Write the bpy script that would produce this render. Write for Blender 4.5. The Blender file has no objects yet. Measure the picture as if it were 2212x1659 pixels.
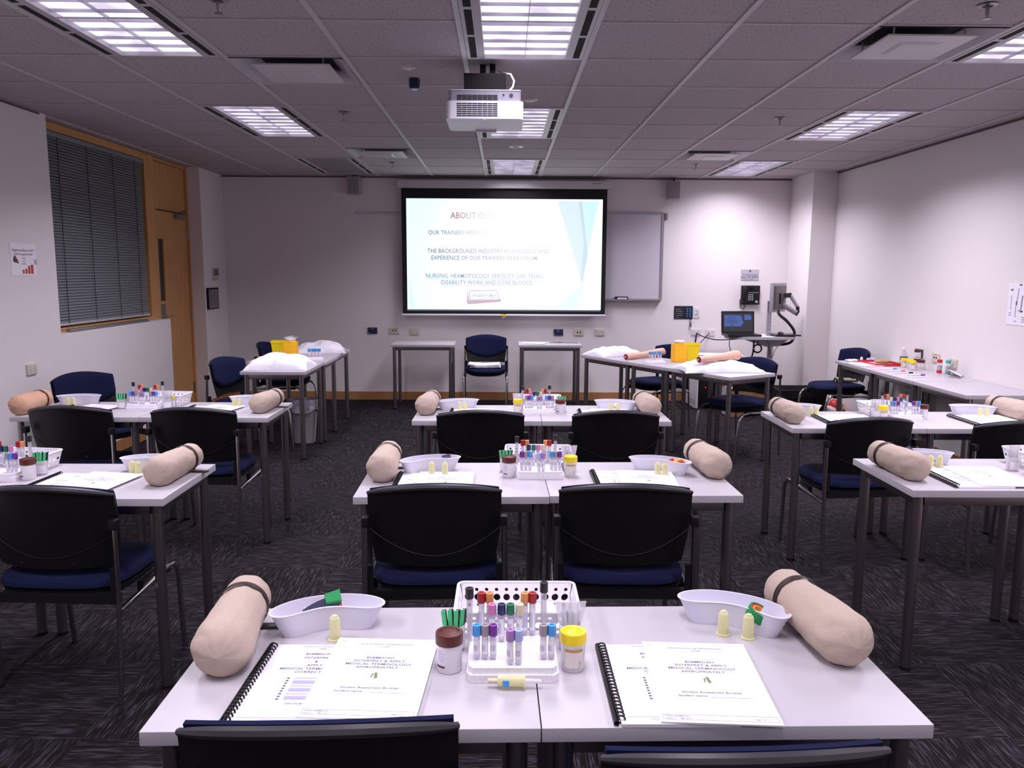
import bpy, bmesh, math, random
from mathutils import Vector, Matrix
random.seed(7)
PI = math.pi
SC = bpy.context.scene
COL = SC.collection
HC = 2.548      # ceiling height
TT = 0.71       # table top height
WY = 9.3        # front wall
XL, XR = -3.18, 3.53

# ------------------------------------------------------------------ camera
def cam_setup():
    f, p, y, r, zc = 1730.0, .1391, .0114, .0054, 1.491
    cp, sp, cy, sy = math.cos(p), math.sin(p), math.cos(y), math.sin(y)
    F = Vector((sy*cp, cy*cp, -sp)); R = Vector((cy, -sy, 0)); U = R.cross(F)
    R2 = R*math.cos(r) + U*math.sin(r); U2 = U*math.cos(r) - R*math.sin(r)
    cd = bpy.data.cameras.new('camera'); co = bpy.data.objects.new('camera', cd); COL.objects.link(co)
    cd.sensor_fit = 'HORIZONTAL'; cd.sensor_width = 36; cd.lens = f/2212*36
    cd.clip_start = .02; cd.clip_end = 100
    M = Matrix.Identity(4)
    for i in range(3):
        M[i][0] = R2[i]; M[i][1] = U2[i]; M[i][2] = -F[i]
    M[0][3], M[1][3], M[2][3] = 0, 0, zc
    co.matrix_world = M
    SC.camera = co
cam_setup()
# ------------------------------------------------------------------ world / exposure
W = bpy.data.worlds.new('World'); SC.world = W; W.use_nodes = True
W.node_tree.nodes['Background'].inputs[0].default_value = (.6, .55, .65, 1)
W.node_tree.nodes['Background'].inputs[1].default_value = .02
SC.view_settings.view_transform = 'Standard'; SC.view_settings.look = 'None'
SC.view_settings.gamma = 1; SC.view_settings.use_curve_mapping = False
SC.view_settings.exposure = 0.0
LAMP_W = 21.0            # watts per lit ceiling light
LAMP_SPREAD = 142
LAMP_COL = (.93, .86, 1.0)
try:
    SC.cycles.use_denoising = True
    SC.cycles.max_bounces = 7; SC.cycles.transparent_max_bounces = 24
    SC.cycles.diffuse_bounces = 4; SC.cycles.glossy_bounces = 3
    SC.cycles.caustics_reflective = False; SC.cycles.caustics_refractive = False
    SC.cycles.sample_clamp_indirect = 4
except Exception: pass

# ------------------------------------------------------------------ materials
def mat(name, col, rough=.5, metal=0, spec=.5, emit=None, es=0, alpha=1, sub=0, coat=0):
    m = bpy.data.materials.new(name); m.use_nodes = True
    b = m.node_tree.nodes['Principled BSDF']
    b.inputs['Base Color'].default_value = (*col, 1)
    b.inputs['Roughness'].default_value = rough
    b.inputs['Metallic'].default_value = metal
    b.inputs['Specular IOR Level'].default_value = spec
    b.inputs['Alpha'].default_value = alpha
    if coat: b.inputs['Coat Weight'].default_value = coat
    if emit:
        b.inputs['Emission Color'].default_value = (*emit, 1); b.inputs['Emission Strength'].default_value = es
    return m
def nt(m): return m.node_tree.nodes, m.node_tree.links, m.node_tree.nodes['Principled BSDF']
def add_noise(m, scale, c1, c2, lo=.4, hi=.6, bump=0, detail=3, stretch=None, bdist=.002):
    n, l, b = nt(m)
    tc = n.new('ShaderNodeTexCoord'); mp = n.new('ShaderNodeMapping'); no = n.new('ShaderNodeTexNoise')
    no.inputs['Scale'].default_value = scale; no.inputs['Detail'].default_value = detail
    l.new(tc.outputs['Object'], mp.inputs[0]); l.new(mp.outputs[0], no.inputs['Vector'])
    if stretch: mp.inputs['Scale'].default_value = stretch
    cr = n.new('ShaderNodeValToRGB'); cr.color_ramp.elements[0].position = lo; cr.color_ramp.elements[1].position = hi
    cr.color_ramp.elements[0].color = (*c1, 1); cr.color_ramp.elements[1].color = (*c2, 1)
    l.new(no.outputs['Fac'], cr.inputs[0]); l.new(cr.outputs[0], b.inputs['Base Color'])
    if bump:
        bp = n.new('ShaderNodeBump'); bp.inputs['Strength'].default_value = bump; bp.inputs['Distance'].default_value = bdist
        l.new(no.outputs['Fac'], bp.inputs['Height']); l.new(bp.outputs[0], b.inputs['Normal'])
    return m
def clear_mat(name, col, tr=.75, rough=.08):
    """thin clear plastic: part transparent, part glossy / diffuse"""
    m = bpy.data.materials.new(name); m.use_nodes = True
    n, l = m.node_tree.nodes, m.node_tree.links
    b = n['Principled BSDF']; b.inputs['Base Color'].default_value = (*col, 1); b.inputs['Roughness'].default_value = rough
    t = n.new('ShaderNodeBsdfTransparent'); t.inputs[0].default_value = (*[min(1, .4+.6*c) for c in col], 1)
    lw = n.new('ShaderNodeLayerWeight'); lw.inputs[0].default_value = .35
    mr = n.new('ShaderNodeMapRange'); mr.inputs['To Min'].default_value = tr; mr.inputs['To Max'].default_value = max(0, tr-.6)
    l.new(lw.outputs['Facing'], mr.inputs['Value'])
    mx = n.new('ShaderNodeMixShader'); l.new(mr.outputs[0], mx.inputs[0]); l.new(b.outputs[0], mx.inputs[1]); l.new(t.outputs[0], mx.inputs[2])
    l.new(mx.outputs[0], n['Material Output'].inputs[0])
    return m

M = {}
M['wall'] = add_noise(mat('wall_paint', (.82, .77, .77), .85), 500, (.81, .76, .76), (.83, .78, .78), bump=.03)
M['timber'] = add_noise(mat('timber', (.6, .3, .11), .5), 6, (.53, .26, .09), (.66, .33, .12), .3, .7, stretch=(6, 6, .5), detail=5)
M['baseboard'] = add_noise(mat('baseboard_vinyl', (.42, .2, .07), .5), 8, (.38, .18, .07), (.43, .205, .08))
M['tile'] = None
M['tbar'] = mat('ceiling_bar', (.56, .53, .55), .45); M['tbar2'] = mat('cross_bar', (.54, .50, .52), .5)
M['white_metal'] = mat('white_metal', (.6, .58, .6), .4)
M['fixture'] = mat('fixture_enamel', (.5, .47, .5), .4)
M['slot'] = mat('dark_slot', (.004, .004, .004), .9)
M['laminate'] = add_noise(mat('laminate', (.52, .49, .52), .38), 900, (.50, .47, .505), (.55, .52, .555), bump=.02)
M['lam_edge'] = mat('laminate_edge', (.50, .47, .50), .4)
M['chrome'] = mat('dark_chrome', (.30, .275, .28), .34, 1)
M['chrome2'] = mat('bright_chrome', (.55, .53, .55), .16, 1)
M['black'] = add_noise(mat('black_plastic', (.006, .006, .007), .42, spec=.35), 300, (.004, .004, .005), (.008, .008, .009), bump=.06)
M['gloss_black'] = mat('gloss_black', (.008, .008, .009), .25)
M['blue'] = add_noise(mat('blue_fabric', (.012, .016, .05), .9, spec=.12), 500, (.007, .009, .033), (.011, .014, .056), bump=.15)
M['skin'] = add_noise(mat('stocking_skin', (.52, .41, .34), .75), 260, (.51, .40, .33), (.545, .43, .355), bump=.12, bdist=.001)
M['skin2'] = add_noise(mat('stocking_tan', (.62, .36, .24), .75), 260, (.60, .34, .22), (.64, .38, .26), bump=.12, bdist=.001)
M['rubber_skin'] = mat('rubber_skin', (.72, .42, .30), .45)
M['red_core'] = mat('red_core', (.18, .02, .015), .5)
M['strap'] = mat('brown_strap', (.03, .014, .012), .5)
M['paper'] = mat('paper', (.90, .87, .92), .7)
M['ink'] = mat('ink', (.09, .09, .17), .8)
M['ink2'] = mat('pale_ink', (.45, .42, .66), .8)
M['white_plastic'] = mat('white_plastic', (.86, .83, .88), .35)
M['foam'] = add_noise(mat('rack_foam', (.88, .85, .9), .7), 180, (.84, .81, .87), (.92, .89, .94), bump=.2)
M['dish'] = clear_mat('frosted_plastic', (.80, .79, .90), .16, .3)
M['clear'] = clear_mat('clear_plastic', (.92, .9, .95), .60, .08)
M['vial'] = clear_mat('vial_plastic', (.80, .78, .84), .62, .06)
M['label'] = mat('tube_label', (.85, .83, .88), .6)
M['yellow_clear'] = clear_mat('yellow_clear', (.86, .84, .50), .45, .3)
M['gauze'] = add_noise(mat('gauze', (.85, .83, .9), .8), 40, (.78, .76, .85), (.92, .9, .95), bump=.3, bdist=.01)
M['linen'] = add_noise(mat('linen', (.86, .85, .92), .8), 9, (.82, .82, .92), (.92, .90, .95), bump=.5, bdist=.02, detail=5)
CAPS = dict(black=(.012, .012, .014), red=(.42, .012, .02), orange=(.86, .36, .13), pink=(.72, .22, .50), navy=(.012, .022, .11),
            green=(.006, .17, .08), cream=(.75, .68, .46), light_blue=(.06, .36, .82), grey=(.36, .31, .33), purple=(.20, .025, .32),
            mauve=(.42, .22, .52), pale_blue=(.42, .52, .85), salmon=(.8, .25, .18), yellow=(.85, .65, .02), teal=(.05, .42, .36))
for k, c in CAPS.items(): M['cap_'+k] = mat('cap_'+k, c, .4)
M['brown'] = mat('brown_lid', (.10, .018, .012), .4)
M['yellow'] = mat('yellow_lid', (.90, .68, .012), .4)
M['sharps'] = mat('sharps_orange', (.98, .50, .008), .45)
M['bin_yellow'] = mat('bin_yellow', (.90, .68, .005), .45)
M['pen_green'] = mat('pen_green', (.09, .55, .22), .4)
M['red'] = mat('red_plastic', (.55, .02, .03), .4)
M['green'] = mat('green_fabric', (.01, .26, .07), .7)
M['redf'] = mat('red_fabric', (.6, .03, .02), .7)
M['orangef'] = mat('orange_fabric', (.85, .35, .05), .7)
M['navyf'] = mat('navy_fabric', (.015, .015, .06), .7)
M['beige'] = mat('socket_beige', (.68, .60, .52), .45)
M['socket_white'] = mat('socket_white', (.75, .70, .70), .4)
M['blueplate'] = mat('blue_plate', (.012, .018, .075), .35)
M['hole'] = mat('socket_hole', (.01, .01, .01), .6)
M['steel'] = mat('brushed_steel', (.35, .33, .34), .35, 1)
M['glass'] = clear_mat('window_glass', (.25, .27, .3), .5, .05)
M['blind'] = mat('blind_slat', (.20, .215, .23), .4)
M['cork'] = add_noise(mat('cork', (.5, .3, .15), .8), 150, (.35, .18, .08), (.6, .38, .2))
M['screen_black'] = mat('screen_border', (.006, .006, .006), .8)
M['board'] = mat('whiteboard', (.62, .60, .66), .25)
M['alu'] = mat('aluminium', (.45, .44, .48), .35, .8)
M['cardboard'] = mat('cardboard', (.38, .2, .09), .8)
M['binbag'] = add_noise(mat('bin_liner', (.7, .68, .74), .35), 20, (.42, .40, .44), (.62, .60, .64), bump=.4, bdist=.01)
M['blackbag'] = add_noise(mat('black_bag', (.006, .006, .006), .6), 14, (.004, .004, .004), (.012, .011, .011), bump=.6, bdist=.02)
M['bingrey'] = mat('bin_plastic', (.34, .32, .35), .4)
M['projector'] = mat('projector_shell', (.66, .65, .72), .35)
M['proj_grey'] = mat('projector_grey', (.24, .23, .28), .4)
M['greyplastic'] = mat('grey_plastic', (.42, .41, .44), .4)
M['speaker'] = mat('speaker_cloth', (.30, .28, .28), .8)
M['label_green'] = mat('green_label', (.05, .16, .05), .5)
M['led_blue'] = mat('blue_led', (.05, .2, .6), .4, emit=(.1, .5, 1), es=1.6)
M['led_red'] = mat('red_led', (.5, 0, 0), .4, emit=(1, .05, .02), es=1.2)
M['lcd'] = mat('laptop_panel', (.01, .01, .015), .3, emit=(.02, .02, .03), es=1)
M['lcd_blue'] = mat('laptop_slide', (.05, .1, .3), .4, emit=(.10, .20, .52), es=.25)
M['sticker'] = mat('dark_plate', (.012, .014, .022), .4)
M['sticker_dot'] = mat('sticker_dot', (.05, .2, .55), .5)

def ceiling_tile_mat():
    m = mat('ceiling_tile', (.4, .37, .4), .9); n, l, b = nt(m)
    tc = n.new('ShaderNodeTexCoord')
    no = n.new('ShaderNodeTexNoise'); no.inputs['Scale'].default_value = 110; no.inputs['Detail'].default_value = 2
    l.new(tc.outputs['Object'], no.inputs['Vector'])
    n2 = n.new('ShaderNodeTexNoise'); n2.inputs['Scale'].default_value = 1.3
    l.new(tc.outputs['Object'], n2.inputs['Vector'])
    cr = n.new('ShaderNodeValToRGB'); cr.color_ramp.elements[0].position = .31; cr.color_ramp.elements[1].position = .40
    cr.color_ramp.elements[0].color = (.12, .10, .11, 1); cr.color_ramp.elements[1].color = (.46, .41, .43, 1)
    l.new(no.outputs['Fac'], cr.inputs[0]); l.new(cr.outputs[0], b.inputs['Base Color'])
    bp = n.new('ShaderNodeBump'); bp.inputs['Strength'].default_value = .25; bp.inputs['Distance'].default_value = .003
    l.new(no.outputs['Fac'], bp.inputs['Height']); l.new(bp.outputs[0], b.inputs['Normal'])
    return m
M['tile'] = ceiling_tile_mat()

def carpet_mat():
    m = mat('carpet_tiles', (.03, .03, .035), .95, spec=.1); n, l, b = nt(m)
    tc = n.new('ShaderNodeTexCoord'); sp = n.new('ShaderNodeSeparateXYZ'); l.new(tc.outputs['Object'], sp.inputs[0])
    def mth(op, a, bb=None):
        x = n.new('ShaderNodeMath'); x.operation = op
        for i, v in enumerate((a, bb)):
            if v is None: continue
            if isinstance(v, (int, float)): x.inputs[i].default_value = v
            else: l.new(v, x.inputs[i])
        return x.outputs[0]
    S = .5
    fx = mth('FLOOR', mth('DIVIDE', mth('ADD', sp.outputs[0], .35), S)); fy = mth('FLOOR', mth('DIVIDE', mth('ADD', sp.outputs[1], .1), S))
    par = mth('MODULO', mth('ABSOLUTE', mth('ADD', fx, fy)), 2.0)
    def streak(scale, th):
        mp = n.new('ShaderNodeMapping'); mp.inputs['Scale'].default_value = scale
        cmb = n.new('ShaderNodeCombineXYZ'); l.new(sp.outputs[0], cmb.inputs[0]); l.new(sp.outputs[1], cmb.inputs[1])
        l.new(mth('ADD', fx, mth('MULTIPLY', fy, 7.3)), cmb.inputs[2]); l.new(cmb.outputs[0], mp.inputs[0])
        no = n.new('ShaderNodeTexNoise'); no.inputs['Scale'].default_value = 1; no.inputs['Detail'].default_value = 3
        l.new(mp.outputs[0], no.inputs['Vector'])
        return no.outputs['Fac']
    a = streak((14, 300, 3), .5); c = streak((300, 14, 3), .5)
    mx = n.new('ShaderNodeMix'); mx.data_type = 'FLOAT'
    l.new(par, mx.inputs[0]); l.new(a, mx.inputs[2]); l.new(c, mx.inputs[3])
    cr = n.new('ShaderNodeValToRGB'); e = cr.color_ramp.elements
    e[0].position = .46; e[0].color = (.009, .0065, .007, 1); e[1].position = .68; e[1].color = (.075, .068, .09, 1)
    x = e.new(.56); x.color = (.022, .018, .022, 1)
    l.new(mx.outputs[0], cr.inputs[0]); l.new(cr.outputs[0], b.inputs['Base Color'])
    bp = n.new('ShaderNodeBump'); bp.inputs['Strength'].default_value = .4; bp.inputs['Distance'].default_value = .003
    l.new(mx.outputs[0], bp.inputs['Height']); l.new(bp.outputs[0], b.inputs['Normal'])
    return m
M['carpet'] = carpet_mat()

# ------------------------------------------------------------------ mesh helpers
class MB:
    def __init__(s): s.v = []; s.f = []; s.mi = []; s.m = 0
    def add(s, vs, fs, T=None):
        o = len(s.v)
        for p in vs:
            p = Vector(p); s.v.append(tuple(T @ p if T else p))
        for f in fs: s.f.append(tuple(i+o for i in f)); s.mi.append(s.m)
        return s
    def box(s, x0, x1, y0, y1, z0, z1, b=0, T=None):
        if b:
            bm = bmesh.new()
            bmesh.ops.create_cube(bm, size=1)
            for v in bm.verts: v.co = Vector(((x0+x1)/2+v.co.x*(x1-x0), (y0+y1)/2+v.co.y*(y1-y0), (z0+z1)/2+v.co.z*(z1-z0)))
            bmesh.ops.bevel(bm, geom=bm.edges[:], offset=b, segments=2, affect='EDGES', profile=.7)
            s.bm(bm, T); return s
        vs = [(x, y, z) for x in (x0, x1) for y in (y0, y1) for z in (z0, z1)]
        return s.add(vs, [(0, 1, 3, 2), (4, 6, 7, 5), (0, 4, 5, 1), (2, 3, 7, 6), (0, 2, 6, 4), (1, 5, 7, 3)], T)
    def bm(s, bm, T=None):
        bm.verts.index_update()
        s.add([v.co[:] for v in bm.verts], [[v.index for v in f.verts] for f in bm.faces], T); bm.free(); return s
    def tube(s, pts, r, n=8, closed=False, caps=True, flat=1.0):
        pts = [Vector(p) for p in pts]; N = len(pts); rs = r if isinstance(r, (list, tuple)) else [r]*N
        vs = []; up = None
        for i, p in enumerate(pts):
            if closed: t = pts[(i+1) % N]-pts[i-1]
            else: t = pts[min(i+1, N-1)]-pts[max(i-1, 0)]
            if t.length < 1e-9: t = Vector((0, 0, 1))
            t.normalize()
            if up is None: up = t.orthogonal().normalized()
            up = (up - t*up.dot(t)).normalized() if (up-t*up.dot(t)).length > 1e-6 else t.orthogonal().normalized()
            sd = t.cross(up)
            for k in range(n):
                a = 2*PI*k/n; vs.append(p+(up*math.cos(a)*flat+sd*math.sin(a))*rs[i])
        fs = []
        for i in range(N if closed else N-1):
            j = (i+1) % N
            for k in range(n): fs.append((i*n+k, i*n+(k+1) % n, j*n+(k+1) % n, j*n+k))
        if caps and not closed: fs.append(tuple(range(n))[::-1]); fs.append(tuple((N-1)*n+k for k in range(n)))
        return s.add(vs, fs)
    def lathe(s, prof, n=20, T=None, sx=1, sy=1):
        vs = []; fs = []; R = []
        for r, z in prof:
            if r < 1e-6: R.append([len(vs)]); vs.append((0, 0, z))
            else:
                R.append(list(range(len(vs), len(vs)+n)))
                vs += [(r*math.cos(2*PI*k/n)*sx, r*math.sin(2*PI*k/n)*sy, z) for k in range(n)]
        for a, b in zip(R, R[1:]):
            for k in range(n):
                k2 = (k+1) % n
                if len(a) == 1 and len(b) == 1: continue
                if len(a) == 1: fs.append((a[0], b[k2], b[k]))
                elif len(b) == 1: fs.append((a[k], a[k2], b[0]))
                else: fs.append((a[k], a[k2], b[k2], b[k]))
        return s.add(vs, fs, T)
    def cyl(s, x, y, z0, z1, r, n=16):
        return s.lathe([(0, z0), (r, z0), (r, z1), (0, z1)], n, Matrix.Translation((x, y, 0)))
    def prism(s, poly, z0, z1, T=None):
        n = len(poly)
        vs = [(x, y, z0) for x, y in poly]+[(x, y, z1) for x, y in poly]
        fs = [tuple(range(n))[::-1], tuple(range(n, 2*n))]+[(k, (k+1) % n, n+(k+1) % n, n+k) for k in range(n)]
        return s.add(vs, fs, T)
    def grid(s, nu, nv, fn, closed_u=False):
        vs = [fn(i/nu if closed_u else i/(nu-1), j/(nv-1)) for j in range(nv) for i in range(nu)]
        fs = []
        for j in range(nv-1):
            for i in range(nu if closed_u else nu-1):
                i2 = (i+1) % nu
                fs.append((j*nu+i, j*nu+i2, (j+1)*nu+i2, (j+1)*nu+i))
        return s.add(vs, fs)
    def sheet(s, nu, nv, fn, th):
        """closed thin sheet; fn(u,v)->(point, normal)"""
        A = []; B = []
        for j in range(nv):
            for i in range(nu):
                p, q = fn(i/(nu-1), j/(nv-1)); p = Vector(p); q = Vector(q)
                A.append(p); B.append(p+q*th)
        o = nu*nv; fs = []
        for j in range(nv-1):
            for i in range(nu-1):
                a = j*nu+i; fs.append((a, a+1, a+nu+1, a+nu)); fs.append((o+a, o+a+nu, o+a+nu+1, o+a+1))
        bd = [i for i in range(nu)]+[j*nu+nu-1 for j in range(1, nv)]+[(nv-1)*nu+i for i in range(nu-2, -1, -1)]+[j*nu for j in range(nv-2, 0, -1)]
        for k in range(len(bd)):
            a, b2 = bd[k], bd[(k+1) % len(bd)]; fs.append((a, o+a, o+b2, b2))
        return s.add(A+B, fs)

def link(name, data, parent=None):
    o = bpy.data.objects.new(name, data); COL.objects.link(o)
    if parent: o.parent = parent
    return o
def obj(name, mb, m, parent=None, smooth=True, loc=None, rot=0, label=None, angle=40):
    me = bpy.data.meshes.new(name); me.from_pydata(mb.v, [], mb.f)
    ms = m if isinstance(m, (list, tuple)) else [m]
    for x in ms: me.materials.append(M[x] if isinstance(x, str) else x)
    if len(ms) > 1: me.polygons.foreach_set('material_index', mb.mi)
    bm = bmesh.new(); bm.from_mesh(me); bmesh.ops.recalc_face_normals(bm, faces=bm.faces)
    if smooth:
        ca = math.radians(angle)
        for f in bm.faces: f.smooth = True
        for e in bm.edges:
            if len(e.link_faces) != 2 or e.calc_face_angle(0) > ca: e.smooth = False
    bm.to_mesh(me); bm.free(); me.update()
    o = link(name, me, parent)
    if loc is not None: o.location = loc
    if rot: o.rotation_euler.z = rot
    if label: o['label'] = label
    return o
def tag(o, label, cat, group=None):
    o['label'] = label; o['category'] = cat
    if group: o['group'] = group
    elif 'group' in o: del o['group']
    return o
def thing(name, loc, rot=0, label='', cat='', group=None):
    o = link(name, None); o.location = loc; o.rotation_euler.z = rot; o.empty_display_size = .05
    return tag(o, label, cat, group)
def kids(o): return KID.get(o.name, [])
KID = {}
def copy_tree(o, parent=None):
    c = o.copy(); COL.objects.link(c)
    if parent: c.parent = parent
    for ch in list(o.children): copy_tree(ch, c)
    return c
PROTO = {}
def place(key, maker, loc, rot, label, cat, group=None):
    """first use keeps the built thing itself, later uses copy it and its parts"""
    if key not in PROTO: o = maker(); PROTO[key] = o
    else: o = copy_tree(PROTO[key])
    o.location = loc; o.rotation_euler = (0, 0, rot)
    return tag(o, label, cat, group)
def struct(name, mb, m, parent=None, smooth=False):
    o = obj(name, mb, m, parent, smooth)
    if not parent: o['kind'] = 'structure'
    return o
def text_mb(mb, items, T=None, xs=1.0, bold=.012):
    """items: (string, x, y, size, align) laid in the xy plane"""
    for s_, x, y, size, al in items:
        cu = bpy.data.curves.new('t', 'FONT'); cu.body = s_; cu.size = 1; cu.align_x = al; cu.resolution_u = 2; cu.offset = bold
        o = bpy.data.objects.new('t', cu); COL.objects.link(o)
        dg = bpy.context.evaluated_depsgraph_get(); dg.update()
        me = bpy.data.meshes.new_from_object(o.evaluated_get(dg))
        TT_ = (T or Matrix.Identity(4)) @ Matrix.Translation((x, y, 0)) @ Matrix.Scale(size, 4) @ Matrix.Scale(xs, 4, (1, 0, 0))
        mb.add([v.co[:] for v in me.vertices], [list(p.vertices) for p in me.polygons], TT_)
        bpy.data.objects.remove(o); bpy.data.curves.remove(cu); bpy.data.meshes.remove(me)
    return mb
def rotT(loc, rz=0, rx=0, ry=0):
    return Matrix.Translation(loc) @ Matrix.Rotation(rz, 4, 'Z') @ Matrix.Rotation(ry, 4, 'Y') @ Matrix.Rotation(rx, 4, 'X')
R = math.radians

# ================================================================== ROOM
YB = -3.0
struct('floor', MB().box(XL-.3, XR+.1, YB-.1, WY+.1, -.06, 0), 'carpet')
w = MB(); w.box(XL-.15, XL, YB, 5.79, 0, HC+.1); w.box(XL-.15, XL, 5.79, 7.70, 0, 1.03); w.box(XL-.15, XL, 8.62, WY, 0, HC+.1)
struct('wall_left', w, 'wall')
struct('wall_right', MB().box(XR, XR+.1, YB, WY, 0, HC+.1), 'wall')
struct('wall_front', MB().box(XL-.15, XR+.1, WY, WY+.1, 0, HC+.1), 'wall')
struct('wall_back', MB().box(XL-.15, XR+.1, YB-.1, YB, 0, HC+.1), 'wall')
struct('wall_column', MB().box(3.27, XR-.001, 8.63, WY-.001, 0, HC+.05), 'wall')
struct('wall_corridor', MB().box(XL-1.2, XL-1.1, 5.2, 9.2, 0, HC+.1), 'wall')
GX, GY, CE = .4027, 4.2074, .6
FIX = {}
lights = []
for c in (-4, -1, 3):
    for r in (-14, -10, -6, -2, 2, 6):
        if GY+r*CE < YB: continue
        lights.append((c, r)); FIX[(c, r)] = 1; FIX[(c, r+1)] = 1
vents = [(2, -1), (-3, 0), (2, 5), (-3, 5)]
for v in vents: FIX[v] = 1
cm = MB()
for c in range(-7, 6):
    for r in range(-12, 9):
        if (c, r) in FIX: continue
        x0, x1 = max(XL-.15, GX+c*CE), min(XR, GX+(c+1)*CE); y0, y1 = max(YB, GY+r*CE), min(WY, GY+(r+1)*CE)
        if x1 <= x0 or y1 <= y0: continue
        cm.box(x0, x1, y0, y1, HC+.006, HC+.02)
struct('ceiling', cm, 'tile')
g = MB()
for c in range(-6, 6): g.box(GX+c*CE-.012, GX+c*CE+.012, YB, WY, HC-.001, HC+.0055)
struct('trim_1', g, 'tbar')
g = MB()
for r in range(-11, 9): g.box(XL, XR, GY+r*CE-.006, GY+r*CE+.006, HC+.002, HC+.0055)
struct('trim_3', g, 'tbar2')
g = MB()   # dark brown angle strips along the wall heads
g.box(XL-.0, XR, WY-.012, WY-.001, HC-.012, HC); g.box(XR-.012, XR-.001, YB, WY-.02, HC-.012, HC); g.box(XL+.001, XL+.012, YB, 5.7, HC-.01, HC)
struct('trim_2', g, mat('dark_angle', (.10, .07, .06), .7))
bh = .095
struct('baseboard_front', MB().box(XL, 3.27, WY-.012, WY-.0005, 0, bh), 'baseboard')
struct('baseboard_left', MB().box(XL+.0005, XL+.012, YB, 7.70, 0, bh).box(XL+.0005, XL+.012, 8.62, WY-.013, 0, bh), 'baseboard')
struct('baseboard_right', MB().box(XR-.012, XR-.0005, YB, 8.629, 0, bh), 'baseboard')
struct('baseboard_column', MB().box(3.258, XR-.013, 8.618, 8.6295, 0, bh).box(3.258, 3.2695, 8.63, WY-.013, 0, bh), 'baseboard')

# window in the left wall
XD = -3.332
wf = MB(); wf.box(XD-.05, XD+.03, 5.795, 5.84, 1.031, HC); wf.box(XD-.05, XD+.05, 7.54, 7.745, 1.031, HC)
wf.box(XD-.05, XD+.05, 5.84, 7.54, 2.49, HC); wf.box(XD-.05, XD+.06, 5.84, 7.54, 1.031, 1.06)
win = struct('window_1', wf, 'timber')
obj('window_glass', MB().box(XD-.04, XD-.034, 5.85, 7.53, 1.07, 2.48), 'glass', win, False)
bl = thing('venetian_blind', (XD+.03, 6.69, 1.06), 0, 'grey venetian blind closed in the timber window beside the door', 'blind')
sm = MB()
NS = 62
for i in range(NS):
    z = .045+i*(1.36/NS); T = rotT((0, 0, z), 0, 0, R(60))
    sm.add([(x_, y_, .0035-.0035*(x_/.0125)**2) for y_ in (-.82, .82) for x_ in (-.0125, -.0075, -.0025, .0025, .0075, .0125)], [(k, k+1, k+7, k+6) for k in range(5)], T)
obj('slats', sm, 'blind', bl, False)
obj('head_rail', MB().box(-.02, .02, -.83, .83, 1.39, 1.425, .003), 'blind', bl)
obj('bottom_rail', MB().box(-.016, .016, -.82, .82, .012, .032, .003), 'fixture', bl)
for yy in (-.58, -.16, .26, .66):
    cmb = MB().tube([(.016, yy, .02), (.016, yy, 1.39)], .0022, 5)
    obj('ladder_cord', cmb, 'slot', bl)
ra = obj('curtain_rail', MB().box(0, .035, -.66, .66, 0, .022, .003), 'steel', None, loc=(-3.235, 6.62, 1.031))
tag(ra, 'loose grey metal rail lying on the low wall under the blind', 'rail')

# door
d = struct('door_1', MB().box(XD-.04, XD, 7.76, 7.872, .01, 2.06).box(XD-.04, XD, 7.995, 8.59, .01, 2.06).box(XD-.04, XD, 7.872, 7.995, .01, 1.19).box(XD-.04, XD, 7.872, 7.995, 1.79, 2.06), 'timber')
obj('transom_panel', MB().box(XD-.04, XD-.004, 7.76, 8.59, 2.075, 2.52), 'timber', d, False)
obj('door_frame', MB().box(XD-.04, XD+.02, 8.592, 8.62, 0, HC).box(XD-.04, XD+.02, 7.745, 7.757, 0, HC).box(XD-.04, XD+.02, 7.757, 8.592, 2.523, HC), 'timber', d, False)
obj('vision_panel', MB().box(XD-.025, XD-.015, 7.874, 7.993, 1.192, 1.788), mat('dark_glass', (.03, .03, .035), .15), d, False)
obj('push_plate', MB().box(XD, XD+.003, 7.86, 7.97, .92, 1.16), 'steel', d, False)
obj('door_handle', MB().tube([(XD+.002, 7.9, 1.04), (XD+.05, 7.9, 1.04), (XD+.055, 7.91, 1.04), (XD+.055, 8.02, 1.04)], .008, 8), 'chrome2', d)
obj('edge_strip', MB().box(XD, XD+.002, 7.79, 7.81, 1.15, 1.36), 'paper', d, False)
for z in (1.86, 1.03, .25):
    obj('hinge', MB().box(XD, XD+.006, 8.575, 8.595, z-.05, z+.05).cyl(XD+.006, 8.59, z-.055, z+.055, .007, 8), 'steel', d)
cl = MB(); cl.box(XD+.001, XD+.05, 8.27, 8.47, 2.0, 2.05, .004)
cl.tube([(XD+.03, 8.36, 2.06), (XD+.2, 8.1, 2.075)], .007, 6); cl.tube([(XD+.2, 8.1, 2.075), (XD+.03, 8.56, 2.08)], .006, 6)
obj('door_closer', cl, 'steel', d)

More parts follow.
